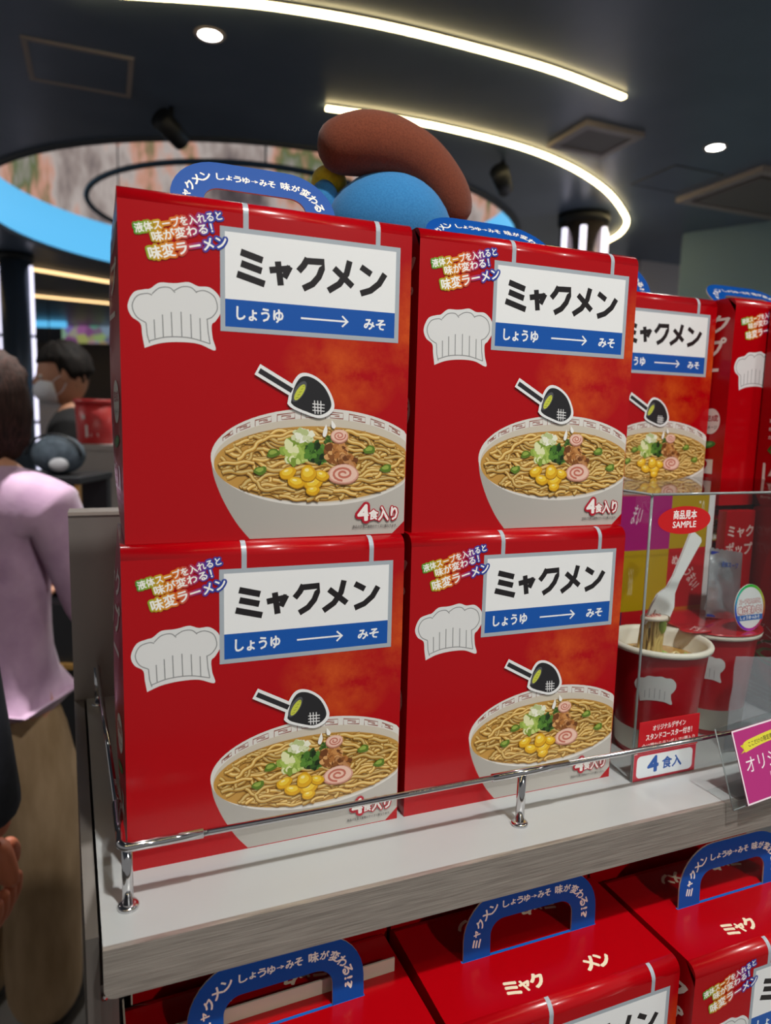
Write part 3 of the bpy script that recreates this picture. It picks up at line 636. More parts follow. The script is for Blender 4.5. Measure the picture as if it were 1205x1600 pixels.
gift_box(.4025, .0165, ZB, 'red ramen gift box in the lower back row behind the box under the pink card', None, 0, None, True, False)

# ------------------------------------------------------------------ plush toy (plain generic soft toy)
o = thing('plush_toy', (.252, .185, HM*2), 'plain blue plush toy with thick brown padded roll, resting on the stacked boxes', 'plush toy')
bm = bmesh.new(); blobm(bm, (0, 0, .047), (.062, .05, .047), 28, lambda q: Vector((q.x*(1-.12*q.z), q.y, q.z))); bm_obj('body', bm, 'plush_blue', o)
pts = smooth_pts([(-.072, -.004, .102), (-.026, -.012, .112), (.018, -.008, .106), (.052, 0, .084), (.076, .008, .056)], 8)
bm = bmesh.new(); n = len(pts); tube(bm, pts, [.0285*max(.04, 1-abs(2*i/(n-1)-1)**5)**.5 for i in range(n)], 22); bm_obj('padded_roll', bm, 'plush_brown', o)
bm = bmesh.new(); blobm(bm, (-.062, .01, .062), (.014, .014, .02), 16); bm_obj('arm', bm, 'plush_blue', o)
bm = bmesh.new(); blobm(bm, (-.054, .022, .084), (.017, .017, .016), 16); bm_obj('ball', bm, 'plush_yellow', o)

# ------------------------------------------------------------------ acrylic sample case
CX0, CX1, CY0, CY1, CZ = .4117, .665, -.0171, .1262, .2515
TH = .0025
o = thing('acrylic_case', (CX0, CY0, 0), 'clear acrylic display case covering the cup noodle samples', 'display case')
w_, d_ = CX1-CX0, CY1-CY0
for nm, a, b in (('front_pane', (0, 0, 0), (w_, TH, CZ)), ('side_pane', (0, TH, 0), (TH, d_, CZ)), ('side_pane', (w_-TH, TH, 0), (w_, d_, CZ)), ('top_pane', (0, 0, CZ), (w_, d_, CZ+TH))):
    bm = bmesh.new(); box(bm, a, b); bm_obj(nm, bm, 'acrylic', o)
for nm, P in (('pane_edge', [(TH/2, TH/2, 0), (TH/2, TH/2, CZ)]), ('pane_edge', [(0, 0, CZ+TH/2), (w_, 0, CZ+TH/2)]), ('pane_edge', [(0, 0, CZ+TH/2), (0, d_, CZ+TH/2)])):
    bm = bmesh.new(); tube(bm, P, .0011, 8); bm_obj(nm, bm, 'acrylic_edge', o)
# sticker and cards on the front pane
def card(name, x, y, z, art, label, cat, back=None, rx=0, rz=0, group=None, matn='print'):
    o = thing(name, (x, y, z), label, cat, group, rz); o.rotation_euler = (rx, 0, rz)
    if back:
        bm = bmesh.new(); box(bm, (back[0]/1000, 0, back[1]/1000), (back[2]/1000, .0006, back[3]/1000)); bm_obj('card', bm, back[4], o)
    link('print', art.mesh('print', lambda u, v, z: (u, -z, v), matn), o); return o
mat('sticker_red', 'c8141a', .4); mat('card_white', 'eceeee', .4); mat('card_pink', 'b02e74', .35)
A = Art(); A.ell(29, 12, 29, 12, 'cc1418', 0, 48); A.text('商品見本', 16.5, 13, 42, 20.5, 'f8f4f2', .03); A.text('SAMPLE', 16.5, 5.6, 42, 11, 'f8f4f2', .02)
card('sample_sticker', .4195, CY0-.0002, .2185, A, 'oval red sticker reading SAMPLE on the acrylic case', 'sticker')
A = Art(); A.rect(0, 0, 68, 28.5, 'c11a24', 1); A.text('オリジナルデザイン', 15, 19.5, 52, 24.8, 'f6efec', .03, .02); A.text('スタンドコースター付き！', 8, 11.5, 60, 17.2, 'f6efec', .035, .02); A.text('全12種からランダムで1種入り', 4, 4.5, 64, 8.8, 'f0dad6', .02, .02)
card('coaster_card', .4160, CY0-.0009, .0258, A, 'red card about a bonus coaster on the acrylic case', 'card', (0, 0, 68, 28.5, 'sticker_red'))
A = Art(); A.rect(0, 0, 70, 25, 'bf3040', 1)
rr = []
for cx, cy, a0 in ((62, 18.5, 0), (8, 18.5, 90), (8, 6.5, 180), (62, 6.5, 270)):
    for i in range(6): t = math.radians(a0+i*18); rr.append((cx+4.6*math.cos(t), cy+4.2*math.sin(t)))
A.poly(rr, 'e6ecee'); A.text('4', 16, 6.6, 27, 20.4, '2257a8', .045, .06); A.text('食入', 32, 7.5, 54, 18.2, '2257a8', .03)
card('serving_card', .4125, CY0-.0009, .0005, A, 'white rounded card with a big blue 4 at the case foot', 'card', (0, 0, 70, 25, 'card_white'))
# pink price card in a clear holder hooked on the shelf front
PX, PY, PZ = .4776, -.0805, -.0012
ph = thing('card_holder', (PX-.013, PY+.0012, PZ-.0008), 'clear acrylic card holder leaning over the shelf front', 'card holder'); ph.rotation_euler = (-.3, -.10, 0)
bm = bmesh.new(); box(bm, (0, .0008, 0), (.14, .0024, .066)); bm_obj('plate', bm, 'acrylic', ph)
bm = bmesh.new(); box(bm, (0, .0024, .0003), (.14, .03, .0019)); fo = bm_obj('foot', bm, 'acrylic', ph); fo.rotation_euler = (.3, 0, 0)
for P in ([(0, .0016, 0), (0, .0016, .066)], [(0, .0016, 0), (.14, .0016, 0)]):
    bm = bmesh.new(); tube(bm, P, .0006, 6); bm_obj('plate_edge', bm, 'acrylic_edge', ph)
A = Art(); A.rect(0, 0, 105, 74, 'f0dfe8'); A.rect(1.6, 1.6, 105, 72.4, 'b2307a')
A.poly([(6, 50), (11, 53), (7, 58), (14, 58.5), (14, 51.5)], 'cfc22c'); A.poly(lobes([(12, 50), (32, 53), (52, 54.5), (60, 54.5), (60, 64), (50, 64), (30, 62.5), (12, 59.5), (12, 50)], 3)[:-1], 'e2d842')
A.text('ここだけの限定商品', 18, 55.2, 56, 60.4, '3a3420', .02, .06); A.text('オリジナル', 9, 30, 82, 45, 'f4ecf0', .0, .0); A.text('Exclusive item', 38, 21, 80, 25, 'e2c0d2', .0)
cdo = card('price_card', PX, PY-.0002, PZ+.0016, A, 'magenta price card with yellow banner in the clear holder', 'card', (0, 0, 105, 74, 'card_pink'), -.3, 0)
cdo.scale = (.82, 1, .82); cdo.rotation_euler.y = -.10

# colour-block snack box at the back of the case
sb = thing('snack_box', (.459, .1095, 0), 'tall snack box with magenta, yellow, red and orange squares inside the case', 'box')
SBW, SBH = 150., 236.
bm = bmesh.new(); box(bm, (0, 0, 0), (SBW/1000+.01, .015, SBH/1000), .0008); bm_obj('carton', bm, 'red_side', sb)
cols = [['b01c78', 'b01c78', 'b89a12'], ['b89a12', 'b89a12', 'c01c24'], ['24305a', 'c01c24', 'd06a1a'], ['b01c78', '24305a', 'b89a12']]
k = 0
xs = [0, 40, 98, SBW]; zs = [SBH, 178, 112, 56, 0]
for r in range(4):
    for c in range(3):
        A = Art(); A.rect(xs[c], zs[r+1], xs[c+1], zs[r], cols[r][c])
        if (r, c) == (0, 1): A.text('まい', 46, 205, 58, 226, 'e8d0dc', .02, -.3)
        if (r, c) == (0, 2): A.text('この', 136, 206, 144, 230, 'e8e0c0', .01)
        if (r, c) == (1, 2): A.text('うまい！', 122, 136, 146, 150, 'e8ccc8', .03, -1.0); A.text('め', 104, 160, 112, 170, 'e8ccc8', .03)
        if (r, c) == (1, 1): A.text('ちゅるちゅる', 46, 128, 52, 160, 'e6dcb0', .02)
        if (r, c) == (2, 1): A.text('な', 44, 88, 52, 98, 'e0e0e8', .03)
        link('square_print', A.mesh('square_print', lambda u, v, z: (u/1, -z, v)), sb)
bm = bmesh.new(); box(bm, (SBW/1000+.0002, -.0004, 0), (SBW/1000+.0085, .0, SBH/1000)); bm_obj('white_stripe', bm, 'card_white', sb)
# red pop-up box on the right of the case
pb = thing('popup_box', (.6195, .0935, 0), 'red box with large pale katakana beside the colour square snack box', 'box')
bm = bmesh.new(); box(bm, (0, 0, 0), (.0425, .012, .2195), .0008); bm_obj('carton', bm, 'red_side', pb)
A = Art(); A.text('ミャク', 4, 190, 41, 203, 'd8bcb6', .03); A.text('ポップ', 2.5, 170, 41, 184, 'd8bcb6', .03)
link('lettering', A.mesh('lettering', lambda u, v, z: (u, -z, v)), pb)
# open sample cup
mat('cup_red', 'b3121e', .32, coat=.4)
def cup_hat(c, r0, r1, h, ang0, parent, sc=.62, zb=52):
    A = Art(base=.12)
    out = [((x-34)*sc, (y-126)*sc+zb) for x, y in outer[:-1]]
    def inp(x, y):
        r = False
        for (xa, ya), (xb, yb) in zip(out, out[1:]+out[:1]):
            if (ya > y) != (yb > y) and x < (xb-xa)*(y-ya)/(yb-ya)+xa: r = not r
        return r
    st = .7; pts = []; fs = []
    for i in range(-30, 31):
        for j in range(0, 50):
            x, y = i*st, zb+j*st-2
            if inp(x+st/2, y+st/2): k = len(pts); pts += [(x, y), (x+st, y), (x+st, y+st), (x, y+st)]; fs.append((k, k+1, k+2, k+3))
    A.add(pts, fs, 'dcdcda'); A.stroke(out, .8, 'dcdcda', True)
    for x, t, b in ((20.5, 144, 132), (27, 148, 133), (34, 150, 133.8), (41, 149, 133.6), (48, 147, 132.8)): A.stroke([((x-34)*sc, (t-126)*sc+zb), ((x-34)*sc, (b-126)*sc+zb)], .5, '96989a')
    def fm(u, v, z):
        r = (r0+(r1-r0)*v/1000/h)*1000+z; t = ang0+u/r; return (r*math.cos(t), r*math.sin(t), v)
    link('hat_print', A.mesh('hat_print', fm), parent)
def cup(name, c, r0, r1, h, label, open_):
    o = thing(name, (c[0], c[1], 0), label, 'cup')
    bm = bmesh.new(); th = .0012
    lathe(bm, [(r0*.94, 0), (r0, .0005), (r0, .004), (r1, h)], 56, cap_t=False); bm_obj('cup_wall', bm, 'cup_red', o, True)
    bm = bmesh.new(); lathe(bm, [(r1-.0002, h-.004), (r1+.003, h-.003), (r1+.0036, h), (r1+.002, h+.0022), (r1-.001, h+.0018), (r1-.003, h-.002), (r0+.001, .006)], 56, cap_t=True, cap_b=False); bm_obj('rim', bm, 'cream', o, True)
    return o
CU = (.481, .034); cr0, cr1, ch = .034, .0445, .106
o = cup('sample_cup', CU, cr0, cr1, ch, 'open red sample noodle cup with fork lifting noodles', True)
cup_hat(CU, cr0, cr1, ch, -2.36, o, .62, 58)
bm = bmesh.new(); lathe(bm, [(.0418, .0895), (.0418, .090)], 40); bm_obj('soup', bm, 'soup', o)
rs = random.Random(5)
bm = bmesh.new()
for i in range(46):       # noodles hanging from the fork into the soup
    a = rs.uniform(0, 6.28); r = .012*math.sqrt(rs.random()); x, y = -.012+r*math.cos(a), .0+r*math.sin(a)*.8
    tube(bm, smooth_pts([(x*1.15+.001, y, .088), (x+rs.uniform(-.002, .002), y, .102), (x+rs.uniform(-.003, .003), y-.001, .118), (x*.9+rs.uniform(-.002, .002), y, .129)], 3), .0014, 6)
o2 = bm_obj('noodles', bm, 'noodle', o, True); o2['kind'] = 'stuff'
bm = bmesh.new()
for i in range(24):
    a = rs.uniform(0, 6.28); r = .036*math.sqrt(rs.random()); x, y = r*math.cos(a), r*math.sin(a); t = rs.uniform(0, 6.28)
    tube(bm, smooth_pts([(x, y, .0885), (x+.005*math.cos(t), y+.005*math.sin(t), .0912), (x+.009*math.cos(t+.6), y+.009*math.sin(t+.6), .0885)], 3), .0014, 6)
o2 = bm_obj('soup_noodles', bm, 'noodle', o, True); o2['kind'] = 'stuff'
for i in range(5):
    x, y = rs.uniform(-.01, .028), rs.uniform(-.03, .004); bm = bmesh.new(); tube(bm, [(x, y, .090), (x+.002, y, .0935)], .0038, 10); bm_obj('onion_slice', bm, 'green_onion', o, True)
bm = bmesh.new(); tube(bm, [(-.016, -.008, .130), (-.016, -.0075, .1335)], [.0125, .012], 20); nr = bm_obj('fish_cake', bm, 'naruto', o, True)
bm = bmesh.new(); tube(bm, [(-.016+(.001+.0085*t/22)*math.cos(t*.5), -.0078+(.001+.0085*t/22)*math.sin(t*.5), .1338) for t in range(23)], .0009, 6); bm_obj('swirl', bm, 'naruto_pink', nr, True)
bm = bmesh.new(); blobm(bm, (-.002, -.006, .129), (.006, .005, .004), 12); bm_obj('meat_piece', bm, 'meat', o)
bm = bmesh.new(); blobm(bm, (-.008, -.010, .124), (.004, .004, .008), 10); bm_obj('cabbage_piece', bm, 'green_onion', o)
# fork standing in the cup
fk = thing('fork', (CU[0]-.012, CU[1]-.004, .124), 'white plastic fork standing up out of the open noodle cup', 'fork'); fk.rotation_euler = (-.12, .60, 0)
def fork_half(s): return [(s*x, z) for x, z in ((.004, .034), (.0045, .04), (.0078, .095), (.0072, .098))]
bm = bmesh.new()
hd = [(-.0135, .012), (-.0125, .026), (-.006, .037), (-.0048, .05), (-.0085, .097), (-.006, .0995), (.006, .0995), (.0085, .097), (.0048, .05), (.006, .037), (.0125, .026), (.0135, .012)]
prism(bm, hd, -.0012, .0012)
for i in range(4):
    x = -.0135+i*.0072; prism(bm, [(x, .0125), (x+.0054, .0125), (x+.0042, -.002), (x+.0027, -.006), (x+.0012, -.002)], -.0011, .0011)
for v in bm.verts: v.co = Vector((v.co.x, v.co.z, v.co.y))
bm_obj('fork_body', bm, 'white_plastic', fk)
# lidded cup
C2 = (.5735, .060)
o = cup('lidded_cup', C2, .035, .0445, .106, 'closed red noodle cup with shiny red peel lid beside the open cup', False)
cup_hat(C2, .035, .0445, .106, -2.45, o, .62, 58)
mat('lid_red', 'b81824', .18, coat=.7)
bm = bmesh.new(); lathe(bm, [(.0482, .1075), (.0484, .1085), (.0475, .1092)], 56); 
bm_obj('lid', bm, 'lid_red', o)
bm = bmesh.new(); blobm(bm, (-.042, -.020, .1105), (.018, .012, .0012), 18); bm_obj('peel_tab', bm, 'lid_red', o)
A = Art(base=109.5); A.text('ここまで', -52, -21, -36, -13, 'f0dcd8', .03, .5); link('lid_lettering', A.mesh('lid_lettering', lambda u, v, z: (u+1, v-4, z+2.3)), o)
# foil sachet standing on the lid
sa = thing('soup_sachet', (.592, .064, .1096), 'silver liquid soup sachet standing on the red cup lid', 'sachet'); sa.rotation_euler = (-.16, .16, 0)
bm = bmesh.new(); nx, nz = 14, 18; sw, sh_ = .047, .072
for s in (-1, 1):
    vv = [[None]*(nz+1) for _ in range(nx+1)]
    for i in range(nx+1):
        for j in range(nz+1):
            u, v = i/nx, j/nz; b = max(0, min(1, min(v/.12, (1-v)/.14)))*math.sin(PI*u)**.6
            w = .0007*math.sin(9*u+7*v)+.0005*math.sin(21*v+5*u); vv[i][j] = bm.verts.new((-sw/2+sw*u, s*(.0003+.0045*b)+w*b, sh_*v+(.0012 if (j == nz and i % 2) else 0)))
    for i in range(nx):
        for j in range(nz): bm.faces.new((vv[i][j], vv[i+1][j], vv[i+1][j+1], vv[i][j+1])).smooth = True
bm_obj('pouch', bm, 'foil', sa)
A = Art(); A.text('液体スープ', -12, 54, 12, 60, '2e4a8e', .02); A.text('こちら側のどこからでも切れます', -19.5, 30, -17.8, 50, '6a7080', .0); A.rect(-23, 66, -12, 69.5, '2a3a94'); A.rect(-23, 1, -11, 3.4, '2a3a94')
link('lettering', A.mesh('lettering', lambda u, v, z: (u, -5.6-z if 8 < v < 62 else -1.2-z, v)), sa)
# round badge leaning on the sachet
bd = thing('taste_badge', (.584, .022, .1093), 'round white badge with rainbow rim standing on the red cup lid', 'badge'); bd.rotation_euler = (-.1, 0, 0)
bm = bmesh.new(); tube(bm, [(0, 0, .022), (0, .0012, .022)], .0205, 40); 
for v in bm.verts: v.co.z = .0235+(v.co.z-.022)*1.14
bm_obj('disc', bm, 'card_white', bd)
A = Art(); n = 48; V = []; 
import colorsys
for i in range(n):
    t0, t1 = 2*PI*i/n, 2*PI*(i+1)/n; hc = colorsys.hsv_to_rgb((i/n+.1) % 1, .85, .75); c = tuple(int(q*255) for q in hc)
    A.add([(20.4*math.cos(t0), 23.5+23.2*math.sin(t0)), (20.4*math.cos(t1), 23.5+23.2*math.sin(t1)), (18*math.cos(t1), 23.5+20.6*math.sin(t1)), (18*math.cos(t0), 23.5+20.6*math.sin(t0))], [(0, 1, 2, 3)], c)
A.text('スープを入れると', -14, 27.5, 14, 32.5, 'f6f0ee', .05, .02, [(.09, 'b81a30')]); A.text('味が変わる！', -15.5, 17.5, 15.5, 25.5, 'f6f0ee', .05, .02, [(.09, 'b81a30')]); A.rect(-17, 11, 17, 16.4, '2a66b8'); A.text('しょうゆ→みそ', -13, 12, 13, 15.6, 'f2f4f8', .03)
link('print', A.mesh('print', lambda u, v, z: (u, -z, v)), bd)
# clear bag with a coaster stand leaning against the lidded cup
cb = thing('coaster_bag', (.5565, -.003, .0), 'clear plastic bag leaning against the lidded cup', 'bag'); cb.rotation_euler = (-.06, .12, 0)
bm = bmesh.new(); nx, nz = 12, 16
for s in (-1, 1):
    vv = [[bm.verts.new((-.022+.06*i/nx, s*(.0004+.002*math.sin(PI*i/nx)*math.sin(PI*j/nz))+.0006*math.sin(i*1.7+j), .092*j/nz)) for j in range(nz+1)] for i in range(nx+1)]
    for i in range(nx):
        for j in range(nz): bm.faces.new((vv[i][j], vv[i+1][j], vv[i+1][j+1], vv[i][j+1])).smooth = True
bm_obj('film', bm, 'film', cb)
A = Art(base=2.6); A.rect(-4, 3, 30, 14, 'e2dcdc'); A.ell(6, 7.4, 3.2, 1.6, 'c02028', .5, 14); A.ell(11, 7.6, 2.2, 1.5, 'c02028', -.3, 14); A.rect(16, 6, 27, 6.8, '8a8688'); A.rect(16, 9, 25, 9.8, '8a8688')
link('label', A.mesh('label', lambda u, v, z: (u, -z, v), 'print_matte'), cb)

# ------------------------------------------------------------------ people
def skin(nodes, edges, levels=2, root=0):
    me = bpy.data.meshes.new('sk'); me.from_pydata([n[:3] for n in nodes], edges, []); o = bpy.data.objects.new('sk', me); COL.objects.link(o)
    o.modifiers.new('s', 'SKIN'); sv = me.skin_vertices[0].data
    for i, n in enumerate(nodes):
        r = n[3]; sv[i].radius = r if isinstance(r, tuple) else (r, r); sv[i].use_root = i == root
    s = o.modifiers.new('u', 'SUBSURF'); s.levels = s.render_levels = levels
    bpy.context.view_layer.update(); ev = o.evaluated_get(bpy.context.evaluated_depsgraph_get())
    out = bpy.data.meshes.new_from_object(ev); bpy.data.objects.remove(o); return out
def add_mesh(bm, me, mi=0):
    n = len(bm.faces); bm.from_mesh(me); bm.faces.ensure_lookup_table()
    for f in bm.faces[n:]: f.smooth = True; f.material_index = mi
    bpy.data.meshes.remove(me)
def hand_nodes(w, d, s, palm):         # wrist point, pointing direction, thumb side vector, palm normal
    w, d, s, palm = Vector(w), Vector(d).normalized(), Vector(s).normalized(), Vector(palm).normalized(); out = []
    out.append(([(*w, (.022, .02)), (*(w+d*.035), (.032, .014)), (*(w+d*.08), (.038, .013))], [(0, 1), (1, 2)]))
    for k, (off, ln_) in enumerate(((.027, .068), (.009, .078), (-.009, .073), (-.026, .057))):
        b = w+d*.078+s*off; p1 = b+d*ln_*.45+palm*ln_*.10; p2 = p1+d*ln_*.3+palm*ln_*.16; p3 = p2+d*ln_*.2+palm*ln_*.18
        out.append(([(*b, .0095), (*p1, .009), (*p2, .0085), (*p3, .007)], [(0, 1), (1, 2), (2, 3)]))
    b = w+d*.025+s*.022; p1 = b+d*.03+s*.022+palm*.008; p2 = p1+d*.03+s*.006+palm*.01; out.append(([(*b, .012), (*p1, .011), (*p2, .0085)], [(0, 1), (1, 2)]))
    return out
def head_into(bm, c, ry, tilt=0):
    M = Matrix.Translation(Vector(c)) @ Matrix.Rotation(ry, 4, 'Z') @ Matrix.Rotation(tilt, 4, 'X'); n0 = len(bm.verts)
    def g(q, x, z, s): return math.exp(-((q.x-x)**2+(q.z-z)**2)/s)
    def fn(q):
        p = q.copy()
        if q.z < 0: p.x *= 1-.30*(-q.z)**1.4; p.y *= 1-.12*(-q.z)
        if q.y > 0:
            p.y += .20*g(q, 0, -.14, .025)+.10*g(q, 0, .02, .02)-.10*(g(q, .4, .08, .035)+g(q, -.4, .08, .035))+.06*g(q, 0, -.5, .05)+.10*g(q, 0, -.85, .06)
        return p
    blobm(bm, (0, 0, 0), (.076, .097, .116), 32, fn)
    def part(c_, s_, mi):
        k = len(bm.faces); blobm(bm, c_, s_, 12); bm.faces.ensure_lookup_table()
        for f in bm.faces[k:]: f.material_index = mi
    for s in (-1, 1):
        part((s*.031, .080, .010), (.013, .010, .008), 1); part((s*.031, .0885, .010), (.006, .003, .006), 2); part((s*.077, -.005, -.005), (.008, .017, .03), 0)
    part((0, .090, -.058), (.022, .008, .006), 3)
    bm.verts.ensure_lookup_table()
    for v in bm.verts[n0:]: v.co = M @ v.co
def person(loc, heading, h, label, top, trous, shoe, arms, head_turn=0, head_tilt=0, hair=None, width=1., leg_r=.075, hem=.80, sleeve=.048, skinm='skin', mask=False, neck_r=.05):
    o = thing('person', (loc[0], loc[1], ZF), label, 'person', None, -heading); o.scale = (h/1.7,)*3; w = width
    # body
    N = [(0, 0, .93, (.13*w, .10)), (0, 0, 1.08, (.115*w, .085)), (0, .0, 1.28, (.13*w, .09)), (0, -.005, 1.41, (.07, .06)), (0, .005, 1.50, (.05, .05))]; E_ = [(0, 1), (1, 2), (2, 3), (3, 4)]
    for i, s in enumerate((-1, 1)):
        b = len(N); el, wr = arms[i]
        N += [(s*.165*w, 0, 1.375, .05), (*el, .038), (*wr, .026)]; E_ += [(3, b), (b, b+1), (b+1, b+2)]
        b = len(N); N += [(s*.09, 0, .88, .085), (s*.10, .015, .49, .055), (s*.10, -.01, .09, .038), (s*.11, .14, .035, .03)]; E_ += [(0, b), (b, b+1), (b+1, b+2), (b+2, b+3)]
    bm = bmesh.new(); add_mesh(bm, skin(N, E_)); head_into(bm, (0, .025, 1.585), head_turn, head_tilt)
    for i, s in enumerate((-1, 1)):
        el, wr = Vector(arms[i][0]), Vector(arms[i][1]); d = (wr-el).normalized(); th = Vector((0, 1, 0)) if abs(d.y) < .7 else Vector((-s, 0, 0)); th = (th-d*th.dot(d)).normalized(); pl = d.cross(th)*(1 if s > 0 else -1)
        pl = pl if pl.x*s < 0 or abs(pl.x) < .3 else -pl
        for nn, ee in hand_nodes(wr, d, th, pl): add_mesh(bm, skin(nn, ee, 2))
    me = bpy.data.meshes.new('body'); bm.to_mesh(me); bm.free()
    for q in (skinm, 'eye_white', 'eye_dark', 'lips'): me.materials.append(MATS[q])
    link('body', me, o)
    # top
    N = [(0, 0, hem, (.175*w, .125)), (0, 0, hem+.06, (.17*w, .125)), (0, 0, 1.02, (.15*w, .115)), (0, 0, 1.27, (.165*w, .12)), (0, -.008, 1.415, (.125, .10)), (0, .002, 1.478, (neck_r+.025, neck_r+.025))]; E_ = [(0, 1), (1, 2), (2, 3), (3, 4), (4, 5)]
    for i, s in enumerate((-1, 1)):
        b = len(N); el, wr = Vector(arms[i][0]), Vector(arms[i][1]); sh = Vector((s*.17*w, 0, 1.365)); mid = sh.lerp(el, .55)
        N += [(*sh, .074), (*mid, sleeve+.008), (*el, sleeve+.004), (*el.lerp(wr, .5), sleeve-.002), (*el.lerp(wr, .93), sleeve-.008)]; E_ += [(4, b), (b, b+1), (b+1, b+2), (b+2, b+3), (b+3, b+4)]
    bm = bmesh.new(); add_mesh(bm, skin(N, E_, 2, 2)); me = bpy.data.meshes.new('top'); bm.to_mesh(me); bm.free(); me.materials.append(MATS[top]); link('top', me, o)
    N = [(0, 0, .97, (.15*w, .11)), (0, 0, .88, (.16*w, .12))]; E_ = [(0, 1)]
    for s in (-1, 1):
        b = len(N); N += [(s*.085*w, 0, .74, leg_r+.02), (s*.10*w, .01, .46, leg_r), (s*.105*w, -.005, .20, leg_r-.004), (s*.105*w, -.005, .025, leg_r-.002)]; E_ += [(1, b), (b, b+1), (b+1, b+2), (b+2, b+3)]
    bm = bmesh.new(); add_mesh(bm, skin(N, E_)); me = bpy.data.meshes.new('trousers'); bm.to_mesh(me); bm.free(); me.materials.append(MATS[trous]); link('trousers', me, o)
    for s in (-1, 1):
        bm = bmesh.new(); blobm(bm, (s*.108, .06, .045), (.047, .135, .05), 18, lambda q: Vector((q.x, q.y, max(q.z, -.9)*(1-.35*max(0, q.y))))); bm_obj('shoe', bm, shoe, o)
    R = Matrix.Translation(Vector((0, .025, 1.585))) @ Matrix.Rotation(head_turn, 4, 'Z') @ Matrix.Rotation(head_tilt, 4, 'X')
    if hair:
        kind, hm = hair; bm = bmesh.new()
        def fh(q):
            p = q.copy(); k = .03*math.sin(14*math.atan2(q.y, q.x)+5*q.z)+.02*math.sin(23*q.x+9*q.y)
            if kind == 'bob':
                if q.z < 0: p.x *= 1.06; p.z *= 1.22; p.y *= .98
                if q.y > .25 and q.z < .42: p.y = .25+(q.y-.25)*.25
            else:
                k *= 1.5
                if q.y > .0 and q.z < .38: p.y *= .55; p.x *= .93
                if q.z < -.35: p *= .86
            return p*(1+k)
        blobm(bm, (0, -.012, .022), (.104, .116, .128) if kind == 'bob' else (.090, .108, .115), 36, fh)
        for v in bm.verts: v.co = R @ v.co
        bm_obj('hair', bm, hm, o)
    if mask:
        bm = bmesh.new()
        def fm(q): p = q.copy(); p.y = max(q.y, -.1); p.y += .22*math.exp(-(q.x**2)/.12)*max(0, q.y); return p
        blobm(bm, (0, .050, -.046), (.072, .062, .056), 24, fm)
        for v in bm.verts: v.co = R @ v.co
        bm_obj('mask', bm, 'mask', o)
        bm = bmesh.new()
        for s in (-1, 1): tube(bm, smooth_pts([(s*.058, .06, -.03), (s*.076, .02, -.005), (s*.08, -.012, -.01), (s*.07, .02, -.06), (s*.05, .065, -.075)], 4), .0018, 6)
        for v in bm.verts: v.co = R @ v.co
        bm_obj('mask_loops', bm, 'mask', o)
    return o
w = at_d(-28, 656, 1.40)
person(w, YAW+.15, 1.455, 'person in lilac long sleeved top and khaki trousers with brown bob hair, facing away', 'lilac', 'khaki', 'shoe',
       [((-.25, .06, 1.10), (-.17, .27, 1.06)), ((.235, .05, 1.10), (.20, .28, 1.10))], hair=('bob', 'brown_hair'), leg_r=.10, sleeve=.056, hem=.84)
p = at_d(112, 656, 2.7)
person(p, YAW-2.0, 1.605, 'person in black jacket with short black hair and white face mask', 'black_cloth', 'black_cloth', 'shoe',
       [((-.26, .06, 1.10), (-.14, .30, 1.12)), ((.25, .07, 1.10), (.13, .31, 1.10))], 0, -.22, ('short', 'black_hair'), mask=True, sleeve=.055, hem=.78)
p = at_d(-372, 656, .86)
person(p, YAW+.0, 1.70, 'person in dark coat standing beside the open shelf end, only the lowered arm showing', 'dark_coat', 'black_cloth', 'shoe',
       [((-.25, -.02, 1.10), (-.24, .05, .84)), ((.222, -.01, 1.04), (.243, .03, .775))], hair=('short', 'black_hair'), sleeve=.052, skinm='skin_warm_lit', hem=.62)

# ------------------------------------------------------------------ things behind, at the open end
bp = at_d(150, 693, 2.27)
o = thing('pedestal', (bp.x, bp.y, ZF), 'plain pale grey display pedestal carrying a red canister', 'pedestal', None, -YAW)
ph_ = bp.z-ZF
bm = bmesh.new(); box(bm, (-.09, -.07, 0), (.12, .13, ph_-.02), .002); bm_obj('column', bm, 'pedestal', o); bm = bmesh.new(); box(bm, (-.092, -.072, ph_-.02), (.122, .132, ph_), .002); bm_obj('top', bm, 'pedestal', o)
o = thing('canister', (bp.x, bp.y, bp.z), 'red snack canister with small pale labels standing on the pedestal', 'canister', None, -YAW)
mat('canister_red', 'b8282a', .4)
bm = bmesh.new(); lathe(bm, [(.053, 0), (.055, .004), (.06, .128)], 36); bm_obj('bucket', bm, 'canister_red', o, True)
bm = bmesh.new(); lathe(bm, [(.063, .126), (.065, .129), (.065, .139), (.06, .141)], 36); bm_obj('lid', bm, 'canister_red', o, True)
A = Art(base=.3); A.rect(-9, 22, -1, 60, 'd8ccc8'); A.rect(8, 22, 30, 34, 'd8ccc8'); A.rect(-18, 78, -9, 92, 'd8ccc8')
def f_can(u, v, z): r = 53+7*v/128+1.4+z; t = -PI/2+u/r; return (r*math.cos(t), r*math.sin(t), v)
link('label', A.mesh('label', f_can, 'print_matte'), o)
